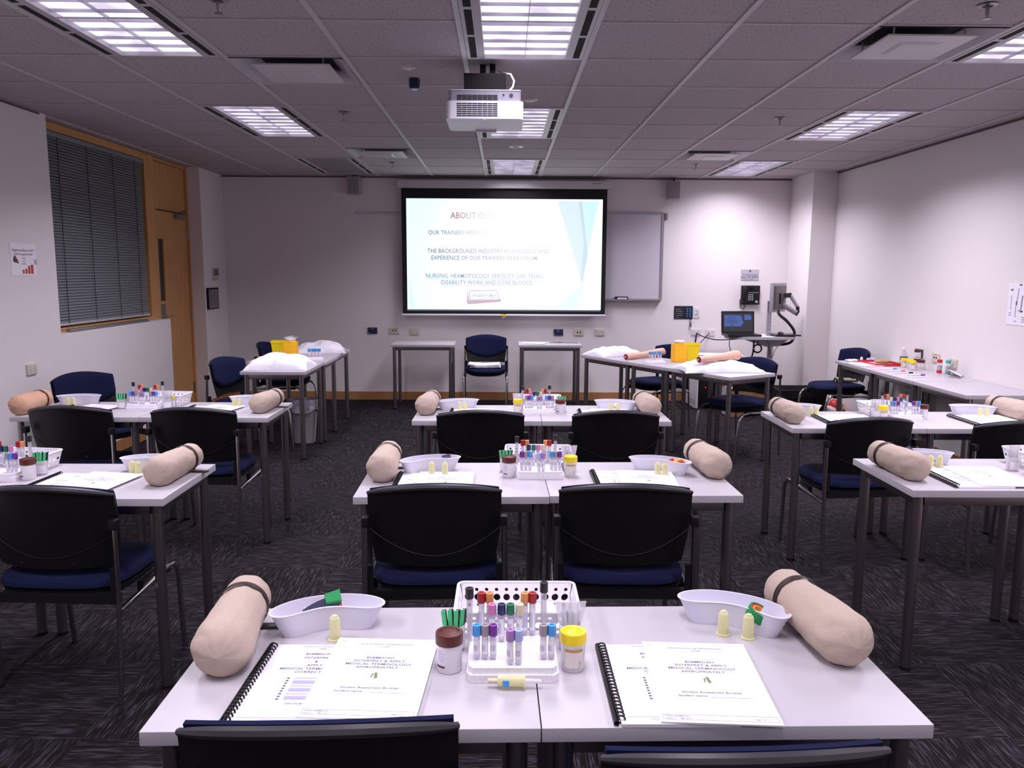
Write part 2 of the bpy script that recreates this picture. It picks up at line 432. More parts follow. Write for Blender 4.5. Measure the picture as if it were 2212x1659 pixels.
# ================================================================== CEILING FITTINGS
def lamp_parts(lit):
    t = link('ceiling_light', None)
    f = MB(); z = -.003
    f.box(.014, .10, .006, 1.194, z, .004); f.box(.50, .586, .006, 1.194, z, .004); f.box(.10, .50, .006, .02, z, .004); f.box(.10, .50, 1.18, 1.194, z, .004)
    f.box(.094, .10, .006, 1.194, .004, .06); f.box(.50, .506, .006, 1.194, .004, .06); f.box(.1, .5, .006, .012, .004, .06); f.box(.1, .5, 1.188, 1.194, .004, .06)
    f.box(.094, .506, .006, 1.194, .062, .07)
    obj('housing', f, 'fixture', t, False)
    for x in (.047, .553):
        for k in range(3):
            obj('air_slot', MB().box(x-.016, x+.016, .04+k*.385, .39+k*.385, z-.0006, z+.0005), 'slot', t, False)
    if lit:
        obj('diffuser', MB().box(.101, .499, .013, 1.187, .020, .023), M['diffuser'], t, False)
        b = MB()
        for k in range(1, 9): b.box(.101, .499, .013+k*.1304-.001, .013+k*.1304+.001, .005, .0195)
        b.box(.2985, .3015, .02, 1.18, .005, .0195)
        obj('louvre', b, 'louvre', t, False)
    else:
        obj('diffuser', MB().box(.101, .499, .021, 1.179, -.001, .002), mat('unlit_panel', (.25, .22, .23), .6), t, False)
    return t
def diffuser_mat():
    m = bpy.data.materials.new('lit_diffuser'); m.use_nodes = True; n, l = m.node_tree.nodes, m.node_tree.links
    b = n['Principled BSDF']; tc = n.new('ShaderNodeTexCoord'); sp = n.new('ShaderNodeSeparateXYZ'); l.new(tc.outputs['Object'], sp.inputs[0])
    no = n.new('ShaderNodeTexNoise'); no.inputs['Scale'].default_value = 7; l.new(tc.outputs['Object'], no.inputs['Vector'])
    mr = n.new('ShaderNodeMapRange'); mr.inputs['From Min'].default_value = .35; mr.inputs['From Max'].default_value = .62
    mr.inputs['To Min'].default_value = .72; mr.inputs['To Max'].default_value = 1.6
    l.new(no.outputs['Fac'], mr.inputs[0]); l.new(mr.outputs[0], b.inputs['Emission Strength'])
    b.inputs['Emission Color'].default_value = (.86, .80, 1.0, 1); b.inputs['Base Color'].default_value = (.8, .8, .8, 1)
    return m
M['diffuser'] = diffuser_mat(); M['louvre'] = mat('louvre_blade', (.5, .47, .55), .3)
NAMES = {(-4, -2): 'lit ceiling light cut by the top left corner of the frame', (-4, 2): 'lit ceiling light in the left row, above the blind',
         (-4, 6): 'dark unlit ceiling light panel near the front left', (-1, -2): 'lit ceiling light just in front of the projector mount',
         (-1, 2): 'lit ceiling light partly hidden behind the projector', (-1, 6): 'lit ceiling light right above the projection screen',
         (3, -2): 'lit ceiling light cut by the right edge, beside the air vent', (3, 2): 'lit ceiling light in the right row, middle one', (3, 6): 'smallest lit ceiling light, front right by the column'}
for (c, r) in lights:
    lit = (c, r) != (-4, 6)
    x, y = GX+c*CE, GY+r*CE
    lab = NAMES.get((c, r), 'lit ceiling light behind the camera, row %s' % {-4: 'left', -1: 'centre', 3: 'right'}[c])
    o = place('lamp%d' % lit, lambda: lamp_parts(lit), (x, y, HC), 0, lab, 'ceiling light', 'recessed ceiling lights')
    if lit:
        ld = bpy.data.lights.new('lamp', 'AREA'); ld.shape = 'RECTANGLE'; ld.size = .39; ld.size_y = 1.15
        ld.energy = LAMP_W; ld.color = LAMP_COL; ld.spread = R(LAMP_SPREAD)
        lo = link('lamp', ld, o); lo.location = (.3, .6, -.005)
        ld.energy = LAMP_W*{-4: .70, -1: .80, 3: 1.12}[c]*(.7 if r < -6 else 1)*{(-1, -6): .6, (3, 6): .95, (-4, -2): 1.15, (-4, -6): 1.2, (3, -2): 1.1}.get((c, r), 1)
def vent_parts():
    t = link('ceiling_vent', None)
    f = MB()
    # frame sloping up into the neck
    ring0 = [(.015, .015), (.585, .015), (.585, .585), (.015, .585)]; ring1 = [(.11, .11), (.49, .11), (.49, .49), (.11, .49)]
    f.add([(x, y, -.002) for x, y in ring0]+[(x, y, .05) for x, y in ring1], [(k, (k+1) % 4, 4+(k+1) % 4, 4+k) for k in range(4)])
    f.add([(x, y, .0) for x, y in ring0]+[(x, y, .055) for x, y in ring1], [(k, (k+1) % 4, 4+(k+1) % 4, 4+k) for k in range(4)])
    obj('frame', f, 'fixture', t, False)
    obj('neck', MB().box(.11, .49, .11, .49, .056, .12), 'slot', t, False)
    p = MB(); p.box(.10, .50, .10, .50, -.012, -.004, .002)
    obj('plate', p, 'white_metal', t)
    q = MB(); rr = [(.2, .2), (.4, .2), (.4, .4), (.2, .4)]; r2 = [(.22, .22), (.38, .22), (.38, .38), (.22, .38)]
    q.add([(x, y, -.0125) for x, y in rr]+[(x, y, -.019) for x, y in r2], [(k, (k+1) % 4, 4+(k+1) % 4, 4+k) for k in range(4)]+[(4, 5, 6, 7)])
    obj('centre_pad', q, 'white_metal', t, False)
    h = MB()
    for a, b in ((.14, .14), (.46, .14), (.14, .46), (.46, .46)): h.box(a-.003, a+.003, b-.003, b+.003, -.004, .056)
    obj('hangers', h, 'fixture', t, False)
    return t
VN = {(2, -1): 'square ceiling air vent at upper right, the largest', (-3, 0): 'square ceiling air vent left of the blue sensor',
      (2, 5): 'small looking ceiling air vent at the front right', (-3, 5): 'ceiling air vent beside the unlit light panel'}
for v in vents: place('vent', vent_parts, (GX+v[0]*CE, GY+v[1]*CE, HC), 0, VN[v], 'ceiling vent', 'square ceiling air vents')
def sprinkler():
    t = link('sprinkler', None)
    obj('flange', MB().lathe([(0, 0), (.035, 0), (.038, -.004), (.02, -.008), (.02, -.002), (0, -.002)], 20), 'steel', t)
    obj('stem', MB().lathe([(0, -.002), (.008, -.002), (.007, -.04), (.004, -.045), (.004, -.05), (.016, -.052), (.016, -.055), (0, -.055)], 12), 'steel', t)
    return t
for x, y, l in ((-1.081, 5.62, 'ceiling sprinkler right of the second left light'), (-1.096, 8.13, 'ceiling sprinkler near the front left vent'),
                (1.903, 5.70, 'ceiling sprinkler left of the middle right light'), (1.896, 8.11, 'ceiling sprinkler left of the front right light'),
                (1.921, 3.34, 'ceiling sprinkler at the top right corner of the frame'), (-1.133, 3.36, 'ceiling sprinkler cut by the top edge, left of centre')):
    place('spr', sprinkler, (x, y, HC+.005), 0, l, 'sprinkler', 'ceiling sprinklers')
t = thing('downlight', (-.504, 4.41, HC+.006), 0, 'small round recessed spot fitting beside the blue sensor', 'spot')
obj('rim', MB().lathe([(0, -.002), (.018, -.002), (.022, -.008), (.034, -.006), (.038, 0)], 24), 'white_metal', t)
obj('lens', MB().lathe([(0, -.012), (.014, -.010), (.018, -.004)], 16), 'white_plastic', t)
t = thing('motion_sensor', (-.5, 4.656, HC+.006), 0, 'dark blue cup shaped sensor hanging from the ceiling left of projector', 'sensor')
obj('body', MB().lathe([(0, 0), (.03, 0), (.032, -.012), (.029, -.05), (.022, -.056), (0, -.056)], 8), 'blueplate', t)
obj('lens', MB().lathe([(0, -.064), (.016, -.062), (.02, -.0565)], 12), 'white_plastic', t)
t = thing('smoke_detector', (.105, 7.04, HC+.006), 0, 'white round ring shaped detector on the ceiling above the screen', 'detector')
obj('base', MB().lathe([(0, -.001), (.03, -.001), (.034, -.012), (.055, -.012), (.066, 0)], 28), 'white_plastic', t)
obj('centre', MB().lathe([(0, -.02), (.02, -.018), (.026, -.002)], 16), 'greyplastic', t)
t = thing('ceiling_speaker', (.162, 5.18, HC+.006), 0, 'faint round grey cover on the ceiling right behind the projector', 'speaker')
obj('cover', MB().lathe([(0, -.008), (.04, -.008), (.05, 0)], 24), 'tbar', t)

# projector ---------------------------------------------------------
t = thing('projector', (-.095, 4.21, 2.232), 0, 'white ceiling projector with slatted rear vents, hanging by a black mount', 'projector')
def pblk(hw, y0, y1, z0, z1, cr):
    poly = []
    for (cx, cy, a0) in ((hw-cr, y0+cr, -90), (hw-cr, y1-cr, 0), (-hw+cr, y1-cr, 90), (-hw+cr, y0+cr, 180)):
        for k in range(6): a = R(a0+k*18); poly.append((cx+cr*math.cos(a), cy+cr*math.sin(a)))
    return MB().prism(poly, z0, z1)
obj('lower_shell', pblk(.19, -.15, .20, 0, .085, .03), 'projector', t)
obj('upper_shell', pblk(.177, -.14, .19, .0855, .135, .02), 'proj_grey', t)
obj('top_lid', pblk(.178, -.142, .19, .1352, .139, .02), 'projector', t)
v = MB()
for k in range(7): 
    for j in range(8): v.box(-.135+j*.025, -.112+j*.025, -.1515, -.1495, .012+k*.0095, .0165+k*.0095)
obj('lower_grille', v, 'slot', t, False)
v = MB()
for k in range(4):
    for j in range(8): v.box(-.135+j*.025, -.112+j*.025, -.1415, -.1395, .089+k*.007, .093+k*.007)
obj('upper_grille', v, 'slot', t, False)
obj('side_panel_seam', MB().box(.074, .0755, -.151, -.1495, 0.002, .083).box(.074, .0755, -.141, -.1395, .087, .134), 'fixture', t, False)
obj('ir_window', MB().lathe([(0, 0), (.009, 0), (.009, .003), (0, .003)], 16, rotT((.13, -.1395, .113), 0, R(90))), 'strap', t)
obj('button', MB().lathe([(0, 0), (.004, 0), (.004, .003), (0, .003)], 12, rotT((.093, -.1395, .115), 0, R(90))), 'slot', t)
obj('foot_bar', MB().box(-.055, .055, .175, .192, -.008, -.0005), 'white_metal', t, False)
obj('clip', MB().box(-.009, .009, -.148, -.14, -.004, -.0005), 'white_plastic', t, False)
pl = MB(); text_mb(pl, [('HITACHI', 0, 0, .018, 'CENTER')], rotT((0, .03, -.0012), R(180), R(180)) @ Matrix.Rotation(PI, 4, 'Z') if False else rotT((0, .03, -.0012), 0, R(180)))
obj('logo', pl, 'white_plastic', t, False)
mt = MB(); mt.box(-.105, .105, -.06, .16, .15, .235, .002); obj('mount_box', mt, mat('mount_black', (.004, .004, .004), .8, spec=.2), t)
g = MB()
for k in range(7):
    for j in range(16): g.box(-.10+j*.0126, -.096+j*.0126, -.0612, -.0595, .157+k*.0100, .1585+k*.0100)
obj('mount_holes', g, mat('mount_print', (.035, .032, .035), .6), t, False)
g = MB(); g.box(-.03, .0, .12, .15, .235, .320); g.box(.02, .05, .11, .15, .235, .320, .002); g.box(-.03, .03, .02, .06, .139, .15); obj('mount_pole', g, 'gloss_black', t)
obj('power_cable', MB().tube([(.06, .11, .290), (.10, .05, .26), (.128, -.02, .24), (.145, -.05, .20), (.138, -.08, .165), (.115, -.1, .139)], .0042, 8), 'white_plastic', t)

# ================================================================== FRONT WALL
t = thing('projection_screen', (.007, WY-.1, 1.0), 0, 'pull-down projection screen showing a pale slide on the front wall', 'screen')
obj('casing', MB().box(-1.192, 1.195, -.05, .09, 1.415, 1.50, .008), 'white_metal', t)
obj('casing_slot', MB().box(.98, 1.08, -.0515, -.0495, 1.47, 1.474), 'slot', t, False)
obj('border', MB().box(-1.155, 1.158, -.002, .001, .012, 1.42), 'screen_black', t, False)
def slide_mat():
    m = bpy.data.materials.new('slide_light'); m.use_nodes = True; n, l = m.node_tree.nodes, m.node_tree.links
    b = n['Principled BSDF']; b.inputs['Base Color'].default_value = (.2, .2, .2, 1); b.inputs['Roughness'].default_value = .9
    tc = n.new('ShaderNodeTexCoord'); mp = n.new('ShaderNodeMapping'); l.new(tc.outputs['Object'], mp.inputs[0])
    mp.inputs['Location'].default_value = (-.25, 0, -.0); mp.inputs['Scale'].default_value = (.72, 0, .72)
    g = n.new('ShaderNodeVectorMath'); g.operation = 'LENGTH'; l.new(mp.outputs[0], g.inputs[0])
    cr = n.new('ShaderNodeValToRGB'); e = cr.color_ramp.elements
    e[0].position = .3; e[0].color = (1, 1, 1, 1); e[1].position = .95; e[1].color = (.74, .97, 1, 1)
    l.new(g.outputs['Value'], cr.inputs[0]); l.new(cr.outputs[0], b.inputs['Emission Color']); b.inputs['Emission Strength'].default_value = 1.15
    return m
img = obj('projected_slide', MB().box(-1.105, 1.105, -.001, .001, -.62, .62), slide_mat(), t, False, loc=(.004, -.0035, .682))
def emit(name, col, s=1): 
    m = bpy.data.materials.new(name); m.use_nodes = True; b = m.node_tree.nodes['Principled BSDF']
    b.inputs['Base Color'].default_value = (.1, .1, .1, 1); b.inputs['Emission Color'].default_value = (*col, 1); b.inputs['Emission Strength'].default_value = s
    return m
def glare_fade_text(name, c0, c1, x0, x1, x2=None):  # projection glare put into the lettering colour, washing out along x
    m = emit(name, c0); n, l = m.node_tree.nodes, m.node_tree.links; b = n['Principled BSDF']
    tc = n.new('ShaderNodeTexCoord'); sp = n.new('ShaderNodeSeparateXYZ'); l.new(tc.outputs['Object'], sp.inputs[0])
    mr = n.new('ShaderNodeMapRange'); mr.inputs['From Min'].default_value = x0; mr.inputs['From Max'].default_value = x1
    l.new(sp.outputs[0], mr.inputs[0]); cr = n.new('ShaderNodeValToRGB'); cr.color_ramp.elements[0].color = (*c0, 1); cr.color_ramp.elements[1].color = (*c1, 1)
    l.new(mr.outputs[0], cr.inputs[0]); l.new(cr.outputs[0], b.inputs['Emission Color'])
    return m
def S(px, py):   # slide pixel (source photo) -> local slide coords
    return ((px-1089.5)/427*2.21, (548.5-py)/242*1.24)
RX = Matrix.Rotation(PI/2, 4, 'X')
def slide_text(name, items, m):
    mb = MB(); L = []
    for s_, px, py, h in items:
        x, y = S(px, py); L.append((s_, x, y, h, 'LEFT'))
    text_mb(mb, L, rotT((0, -.0034, 0), 0, PI/2), .87, .008); return obj(name, mb, m, img, False)
bluec = (.06, .10, .20)
slide_text('slide_heading', [('ABOUT OUR', 972, 470, .098)], glare_fade_text('heading_ink', (.36, .05, .12), (1, .93, .98), -.62, .0))
slide_text('slide_line', [('OUR TRAINERS ARE FULLY', 923, 505, .0676)], glare_fade_text('line_ink1', bluec, (.95, .96, .98), -.85, .1))
L2M = glare_fade_text('line_ink2', bluec, (.50, .53, .62), -.85, .15); L3M = glare_fade_text('line_ink3', (.14, .22, .40), (.45, .54, .74), -.9, .5)
for it in (('THE BACKGROUNDS INDUSTRY KNOWLEDGE AND', 921, 545, .0672), ('EXPERIENCE OF OUR TRAINERS VARIES FROM;', 929, 560, .0672)): slide_text('slide_line', [it], L2M)
for it in (('NURSING, HEAMOTOLOGY, FERTILITY, UNI TRIALS,', 917, 599.5, .0672), ('DISABILITY WORK AND CORE BLOODS.', 950, 614, .0672)): slide_text('slide_line', [it], L3M)
u = MB()
for x0, x1, y in ((917, 1183, 602), (950, 1152, 616.5)):
    a = S(x0, y); b = S(x1, y); u.box(a[0], b[0], -.003, -.002, a[1]-.004, a[1])
obj('slide_underline', u, emit('underline_ink', (.4, .55, .8)), img, False)
def sp_poly(name, pts, col):
    mb = MB(); P = [S(*p) for p in pts]
    mb.add([(x, -.0018, y) for x, y in P], [tuple(range(len(P)))]); return obj(name, mb, emit(name, col), img, False)
sp_poly('slide_shape', [(1204, 431.5), (1259, 431.5), (1273, 545), (1261, 612), (1228, 505)], (.60, .78, .86))
sp_poly('slide_shape', [(1204, 431.5), (1250, 431.5), (1263, 520), (1258, 600), (1228, 505)], (.74, .88, .95)).location.y = -.0004
sp_poly('slide_shape', [(1260, 432), (1294, 432), (1283, 490), (1273, 540)], (.68, .95, .98))
sp_poly('slide_shape', [(1261, 612), (1268, 600), (1250, 668), (1200, 668)], (.80, .97, .97))
sp_poly('slide_shape', [(880, 590), (893, 666), (881, 666)], (.72, .94, .97))
sp_poly('slide_sign', [(1005, 650), (1082, 646), (1082, 652), (1010, 658)], (.62, .42, .55))
sp_poly('slide_sign', [(1007, 626), (1013, 648), (1011, 652), (1007, 650)], (.62, .5, .62))
sp_poly('slide_sign', [(1011, 627), (1073, 625.5), (1079, 644), (1014, 650)], (.55, .55, .68))
sp_poly('slide_sign', [(1013, 629), (1072, 627.5), (1077, 643), (1016, 648)], (1, 1, 1)).location.y = -.0006
slide_text('slide_sign_text', [('PHLEBOTOMIST', 1020, 641.5, .044)], emit('sign_ink', (.35, .5, .72)))
obj('lower_strip', MB().box(-1.105, 1.105, -.004, -.0025, .045, .062), emit('strip_glow', (.05, .13, .2), .6), t, False)
obj('bottom_bar', MB().tube([(-1.165, 0, 0), (1.165, 0, 0)], .012, 10), 'white_plastic', t)
obj('yellow_tag', MB().box(-.03, .03, -.0135, -.011, -.011, .011), 'yellow', t, False)
obj('pull_ring', MB().tube([(.0, 0, -.01), (.02, -.004, -.025), (.0, 0, -.035), (-.02, 0, -.03)], .004, 6), 'white_plastic', t)

t = thing('whiteboard', (0, WY-.001, 0), 0, 'wall whiteboard mostly hidden behind the projection screen, right side showing', 'whiteboard')
obj('board', MB().box(-1.0, 1.80, -.02, -.004, 1.19, 2.15), 'board', t, False)
obj('frame', MB().box(-1.0, 1.83, -.026, -.003, 2.15, 2.172).box(1.80, 1.83, -.026, -.003, 1.18, 2.15), 'alu', t, False)
obj('pen_ledge', MB().box(-1.0, 1.82, -.075, -.003, 1.172, 1.186, .003), 'alu', t)
obj('corner_clip', MB().box(1.835, 1.87, -.03, -.003, 2.09, 2.16, .004), 'steel', t)
t = thing('board_eraser', (1.36, WY-.045, 1.1865), 0, 'black board eraser with white pad on the whiteboard ledge', 'eraser')
obj('body', MB().box(-.075, .075, -.022, .022, 0, .03, .006), 'black', t); obj('pad', MB().box(-.05, .06, -.0235, -.005, .004, .018), 'paper', t, False)
o = obj('picture_rail', MB().box(-.29, .6, -.02, 0, 0, .022, .004), 'beige', None, loc=(-1.40, WY-.001, 2.13)); tag(o, 'thin beige rail on the front wall, left of the screen', 'rail')
def wall_speaker():
    t = link('wall_speaker', None)
    obj('cabinet', MB().box(-.066, .066, -.10, 0, -.1, .1, .006), 'greyplastic', t)
    obj('grille', MB().box(-.06, .06, -.103, -.099, -.094, .094, .002), 'speaker', t)
    obj('bracket', MB().box(-.008, .008, -.06, -.04, .1, .13), 'slot', t, False)
    return t
place('wsp', wall_speaker, (-1.68, WY-.02, 2.44), 0, 'small grey speaker high on the front wall, left of screen', 'speaker', 'wall speakers')
place('wsp', wall_speaker, (1.915, WY-.02, 2.41), 0, 'small grey speaker high on the front wall, right of screen', 'speaker', 'wall speakers')

def outlet(kind):
    t = link('wall_socket' if kind != 'blue' else 'wall_plate', None)
    if kind == 'blue':
        obj('plate', MB().box(-.055, .055, -.012, 0, -.036, .036, .004), 'blueplate', t)
        tb = MB(); text_mb(tb, [('PHC', 0, .015, .012, 'CENTER')], rotT((0, -.0125, 0), 0, PI/2)); obj('print', tb, 'paper', t, False)
        obj('led', MB().box(-.045, -.038, -.0128, -.0118, -.03, -.023), 'paper', t, False)
    elif kind == 'data':
        obj('plate', MB().box(-.055, .055, -.012, 0, -.036, .036, .003), 'beige', t)
        h = MB(); h.cyl(0, 0, 0, 0, .001, 4)
        for x in (-.015, .017): obj('port', MB().lathe([(0, 0), (.009, 0), (.009, .001), (0, .001)], 14, rotT((x, -.0118, 0), 0, R(90))), 'hole', t)
        obj('marking', MB().box(-.03, .03, -.0125, -.0118, .022, .026), 'steel', t, False)
    else:
        obj('plate', MB().box(-.055, .055, -.012, 0, -.036, .036, .003), 'beige' if kind == 'power' else 'socket_white', t)
        for x in (-.025, .025):
            obj('switch', MB().box(x-.006, x+.006, -.015, -.0118, .014, .026, .001), 'socket_white', t)
            s_ = MB(); s_.box(x-.008, x-.006, -.0125, -.0118, -.008, .002); s_.box(x+.006, x+.008, -.0125, -.0118, -.008, .002); s_.box(x-.001, x+.001, -.0125, -.0118, -.02, -.012)
            obj('pin_slots', s_, 'hole', t, False)
    return t
for x, z, k, l in ((-1.513, .809, 'blue', 'dark blue wall plate left of the left front table'), (-1.261, .81, 'data', 'beige data socket with two ports above the left front table'),
                   (-1.025, .80, 'power', 'beige double power point above the left front table'), (.641, .797, 'blue', 'dark blue wall plate above the right front table'),
                   (.878, .798, 'data', 'beige data socket with two ports right of the dark blue plate by the pillow table'), (1.126, .799, 'power', 'beige double power point above the pillow on the front wall'),
                   (2.244, .81, 'white', 'white double power point with a black lead, left one by the cart'), (2.412, .805, 'white', 'white double power point with round black plug, nearer the laptop')):
    place('out'+k, lambda: outlet(k), (x, WY-.0005, z), 0, l, 'socket', 'wall sockets')
place('outpower', None, (XL+.0005, 5.39, .825), R(90), 'beige power point on the left wall above the blue chair', 'socket', 'wall sockets')
place('outblue', None, (XR-.0005, 6.718, .826), R(-90), 'dark blue wall plate behind the stacked brown jars', 'socket', 'wall sockets')
place('outdata', None, (XR-.0005, 6.45, .818), R(-90), 'beige data socket on the right wall above the side table', 'socket', 'wall sockets')
place('outpower', None, (XR-.0005, 6.2, .80), R(-90), 'beige power point on the right wall behind the two bottles', 'socket', 'wall sockets')
# control panel, switch, latch, sign, phone
t = thing('instruction_plate', (2.09, WY-.0005, 1.035), 0, 'black instruction plate with blue dots and white lines on front wall', 'sign')
obj('plate', MB().box(-.108, .108, -.006, 0, -.075, .075, .002), 'sticker', t)
q = MB()
for j in range(4): q.box(-.09, -.01-.02*(j == 0), -.0068, -.0058, .035-j*.024, .039-j*.024)
q.box(-.09, -.03, -.0068, -.0058, -.062, -.060)
obj('text_lines', q, 'greyplastic', t, False)
for j in range(4):
    for i in range(2): obj('dot', MB().lathe([(0, 0), (.009, 0), (.009, .001), (0, .001)], 14, rotT((.045+i*.034, -.0058, .041-j*.028), 0, R(90))), 'sticker_dot', t)
t = thing('control_panel', (2.243, WY-.0005, 1.035), 0, 'white wall control panel with a glowing blue button', 'switch')
obj('plate', MB().box(-.038, .038, -.008, 0, -.062, .062, .002), 'socket_white', t)
q = MB()
for j in range(3):
    for i in range(2): q.box(-.016+i*.018, -.004+i*.018, -.0095, -.0075, .012-j*.022, .024-j*.022)
obj('buttons', q, 'proj_grey', t, False); obj('lit_button', MB().box(-.018, -.002, -.011, -.0096, -.008, .008), 'led_blue', t, False)
t = thing('wall_latch', (2.176, WY-.0005, .905), 0, 'small metal hook latch on the wall under the instruction plate', 'hook')
obj('body', MB().tube([(0, -.01, .04), (0, -.02, .02), (.0, -.025, -.02), (.004, -.02, -.04)], [.007, .009, .012, .006], 10), 'steel', t); obj('knob', MB().lathe([(0, 0), (.008, .004), (.008, .01), (0, .014)], 12, rotT((0, -.012, .043))), 'gloss_black', t)
t = thing('fault_notice', (2.845, WY-.0005, 1.47), 0, 'grey notice plate about reporting faults above the wall phone', 'sign')
obj('plate', MB().box(-.105, .105, -.004, 0, -.063, .063), mat('notice_grey', (.50, .48, .54), .4), t, False)
q = MB(); text_mb(q, [('To report any', 0, -.006, .03, 'CENTER'), ('fault Dial 88555', 0, -.034, .03, 'CENTER'), ('Security   Dial 88555', -.01, -.057, .014, 'CENTER')], rotT((0, -.0046, 0), 0, PI/2)); obj('print', q, 'ink', t, False)
obj('shield', MB().prism([(-.011, .012), (.011, .012), (.011, -.004), (0, -.014), (-.011, -.004)], 0, .001, rotT((0, -.004, .044), 0, PI/2)), 'ink', t, False)
t = thing('wall_phone', (2.852, WY-.0005, 1.24), 0, 'black desk phone mounted on the wall above the laptop', 'telephone')
obj('body', MB().box(-.105, .105, -.05, 0, -.11, .11, .01), 'black', t)
obj('handset', MB().tube([(-.075, -.065, .095), (-.078, -.085, .06), (-.08, -.088, 0), (-.078, -.085, -.05), (-.075, -.066, -.085)], [.024, .022, .018, .022, .024], 12), 'black', t)
obj('display', MB().box(-.02, .08, -.0525, -.0495, .06, .095, .002), 'gloss_black', t); obj('trim_bar', MB().box(-.03, .09, -.052, -.0495, .025, .033), 'alu', t, False)
q = MB()
for j in range(4):
    for i in range(3): q.box(-.03+i*.022, -.017+i*.022, -.054, -.0495, .0-j*.02, .012-j*.02)
obj('keys', q, 'greyplastic', t, False); obj('dial', MB().lathe([(0, 0), (.015, 0), (.015, .004), (0, .004)], 16, rotT((.068, -.0495, -.075), 0, R(90))), 'greyplastic', t)
obj('curly_cord', MB().tube([(-.08, -.06, -.1), (-.11, -.06, -.02), (-.125, -.05, -.06), (-.115, -.04, -.14), (-.07, -.03, -.16), (-.05, -.02, -.11)], .005, 6), 'gloss_black', t)

# left wall: poster, thermostat, panel ; right wall: poster
t = thing('waste_poster', (XL+.001, 5.402, 1.553), R(90), 'white paper poster with red bars taped to the left wall', 'poster')
obj('sheet', MB().box(-.142, .142, -.0012, 0, -.105, .105), 'paper', t, False)
q = MB(); text_mb(q, [('Nappies and Bins are NOT', 0, .055, .022, 'CENTER'), ('ONLY for general waste', 0, .030, .021, 'CENTER'), ('no fluids', 0, .006, .012, 'CENTER'), ('sharps', 0, -.012, .012, 'CENTER'), ('or medicine', 0, -.03, .012, 'CENTER'), ('X', .115, -.03, .05, 'LEFT')], rotT((0, -.0017, 0), 0, PI/2)); obj('print', q, 'ink', t, False)
q = MB()
for i, (h, ww) in enumerate(((.026, .02), (.033, .022), (.052, .024), (.06, .03))): q.box(-.02+i*.031, -.02+i*.031+ww, -.0018, -.0013, -.092, -.092+h)
obj('red_bars', q, mat('poster_red', (.5, .06, .04), .7), t, False)
obj('purple_mark', MB().prism([(-.03, -.02), (.03, -.03), (.02, -.01), (-.01, .025), (-.03, .005)], 0, .0006, rotT((-.085, -.0012, .005), 0, PI/2)), mat('poster_purple', (.12, .04, .06), .7), t, False)
t = thing('thermostat', (XL+.001, 8.957, 1.45), R(90), 'small framed notice plate with two dials above the metal wall box', 'sign')
obj('plate', MB().box(-.09, .09, -.006, 0, -.07, .07), 'beige', t, False)
for x in (-.038, .038): obj('dial', MB().tube([(x+.026*math.cos(a*PI/8), -.009, .018+.034*math.sin(a*PI/8)) for a in range(16)], .004, 6, True), 'strap', t)
obj('print', MB().box(-.06, -.018, -.0072, -.0058, -.05, -.045).box(.018, .062, -.0072, -.0058, -.05, -.045), 'ink', t, False)
t = thing('wall_box', (XL+.001, 8.82, 1.187), R(90), 'recessed metal wall box with glossy grey front beside the door', 'wall box')
obj('frame', MB().box(-.16, .16, -.02, 0, -.115, .115, .003), 'slot', t); obj('cover', MB().box(-.145, .145, -.023, -.018, -.105, .098, .002), 'steel', t)
t = thing('equipment_poster', (XR-.001, 5.43, 1.29), R(-90), 'white poster of numbered hand tools on the right wall', 'poster')
obj('sheet', MB().box(-.16, .16, -.0012, 0, -.145, .145), 'paper', t, False)
q = MB()
def yz(mb, pts, r): mb.tube([(x, -.002, z) for x, z in pts], r, 5)
yz(q, [(-.12, .06), (-.118, .0), (-.121, -.04)], .0022); yz(q, [(-.045, .11), (-.055, .04), (-.065, -.02), (-.066, -.09)], .0028); yz(q, [(.0, .06), (-.005, 0), (-.01, -.05)], .005); yz(q, [(.07, .1), (.07, -.06)], .003)
obj('tool_pictures', q, 'ink2', t, False)
q = MB()
for x, z in ((-.12, .09), (-.03, .125), (.07, .12)): text_mb(q, [('MM', x, z, .02, 'CENTER')], rotT((0, -.0017, 0), 0, PI/2))
for x, z in ((-.125, -.065), (-.125, -.08), (-.06, -.12), (-.03, -.045), (.02, -.09), (.02, -.105), (.02, -.12)): q.box(x-.014, x+.014, -.0018, -.0013, z, z+.004)
obj('print', q, 'ink', t, False)
obj('dark_joint', MB().box(-.068, -.054, -.003, -.0013, -.005, .02).box(-.02, .012, -.003, -.0013, -.052, -.044), 'strap', t, False)

# ================================================================== TABLES
TL_, TD_ = .687, .507
def make_table():
    t = link('table', None)
    o = obj('tabletop', MB().box(0, TL_, 0, TD_, TT-.026, TT, .0015), 'laminate', t)
    for i, (x, y) in enumerate(((.04, .04), (TL_-.04, .04), (TL_-.04, TD_-.04), (.04, TD_-.04))):
        obj('leg', MB().cyl(x, y, .012, TT-.026, .0195, 18), 'chrome', t)
    obj('rail', MB().box(.06, TL_-.06, .028, .044, TT-.064, TT-.0265, .002), 'chrome', t)
    obj('rail', MB().box(.06, TL_-.06, TD_-.044, TD_-.028, TT-.064, TT-.0265, .002), 'chrome', t)
    obj('rail', MB().box(.028, .044, .06, TD_-.06, TT-.064, TT-.0265, .002), 'chrome', t)
    obj('rail', MB().box(TL_-.044, TL_-.028, .06, TD_-.06, TT-.064, TT-.0265, .002), 'chrome', t)
    for (x, y) in ((.04, .04), (TL_-.04, .04), (TL_-.04, TD_-.04), (.04, TD_-.04)):
        obj('foot_cap', MB().cyl(x, y, 0, .012, .0205, 14), 'black', t)
    return t
TG = 'white laminate tables'
def table(x, y, rot, label): return place('table', make_table, (x, y, 0), R(rot), label, 'table', TG)
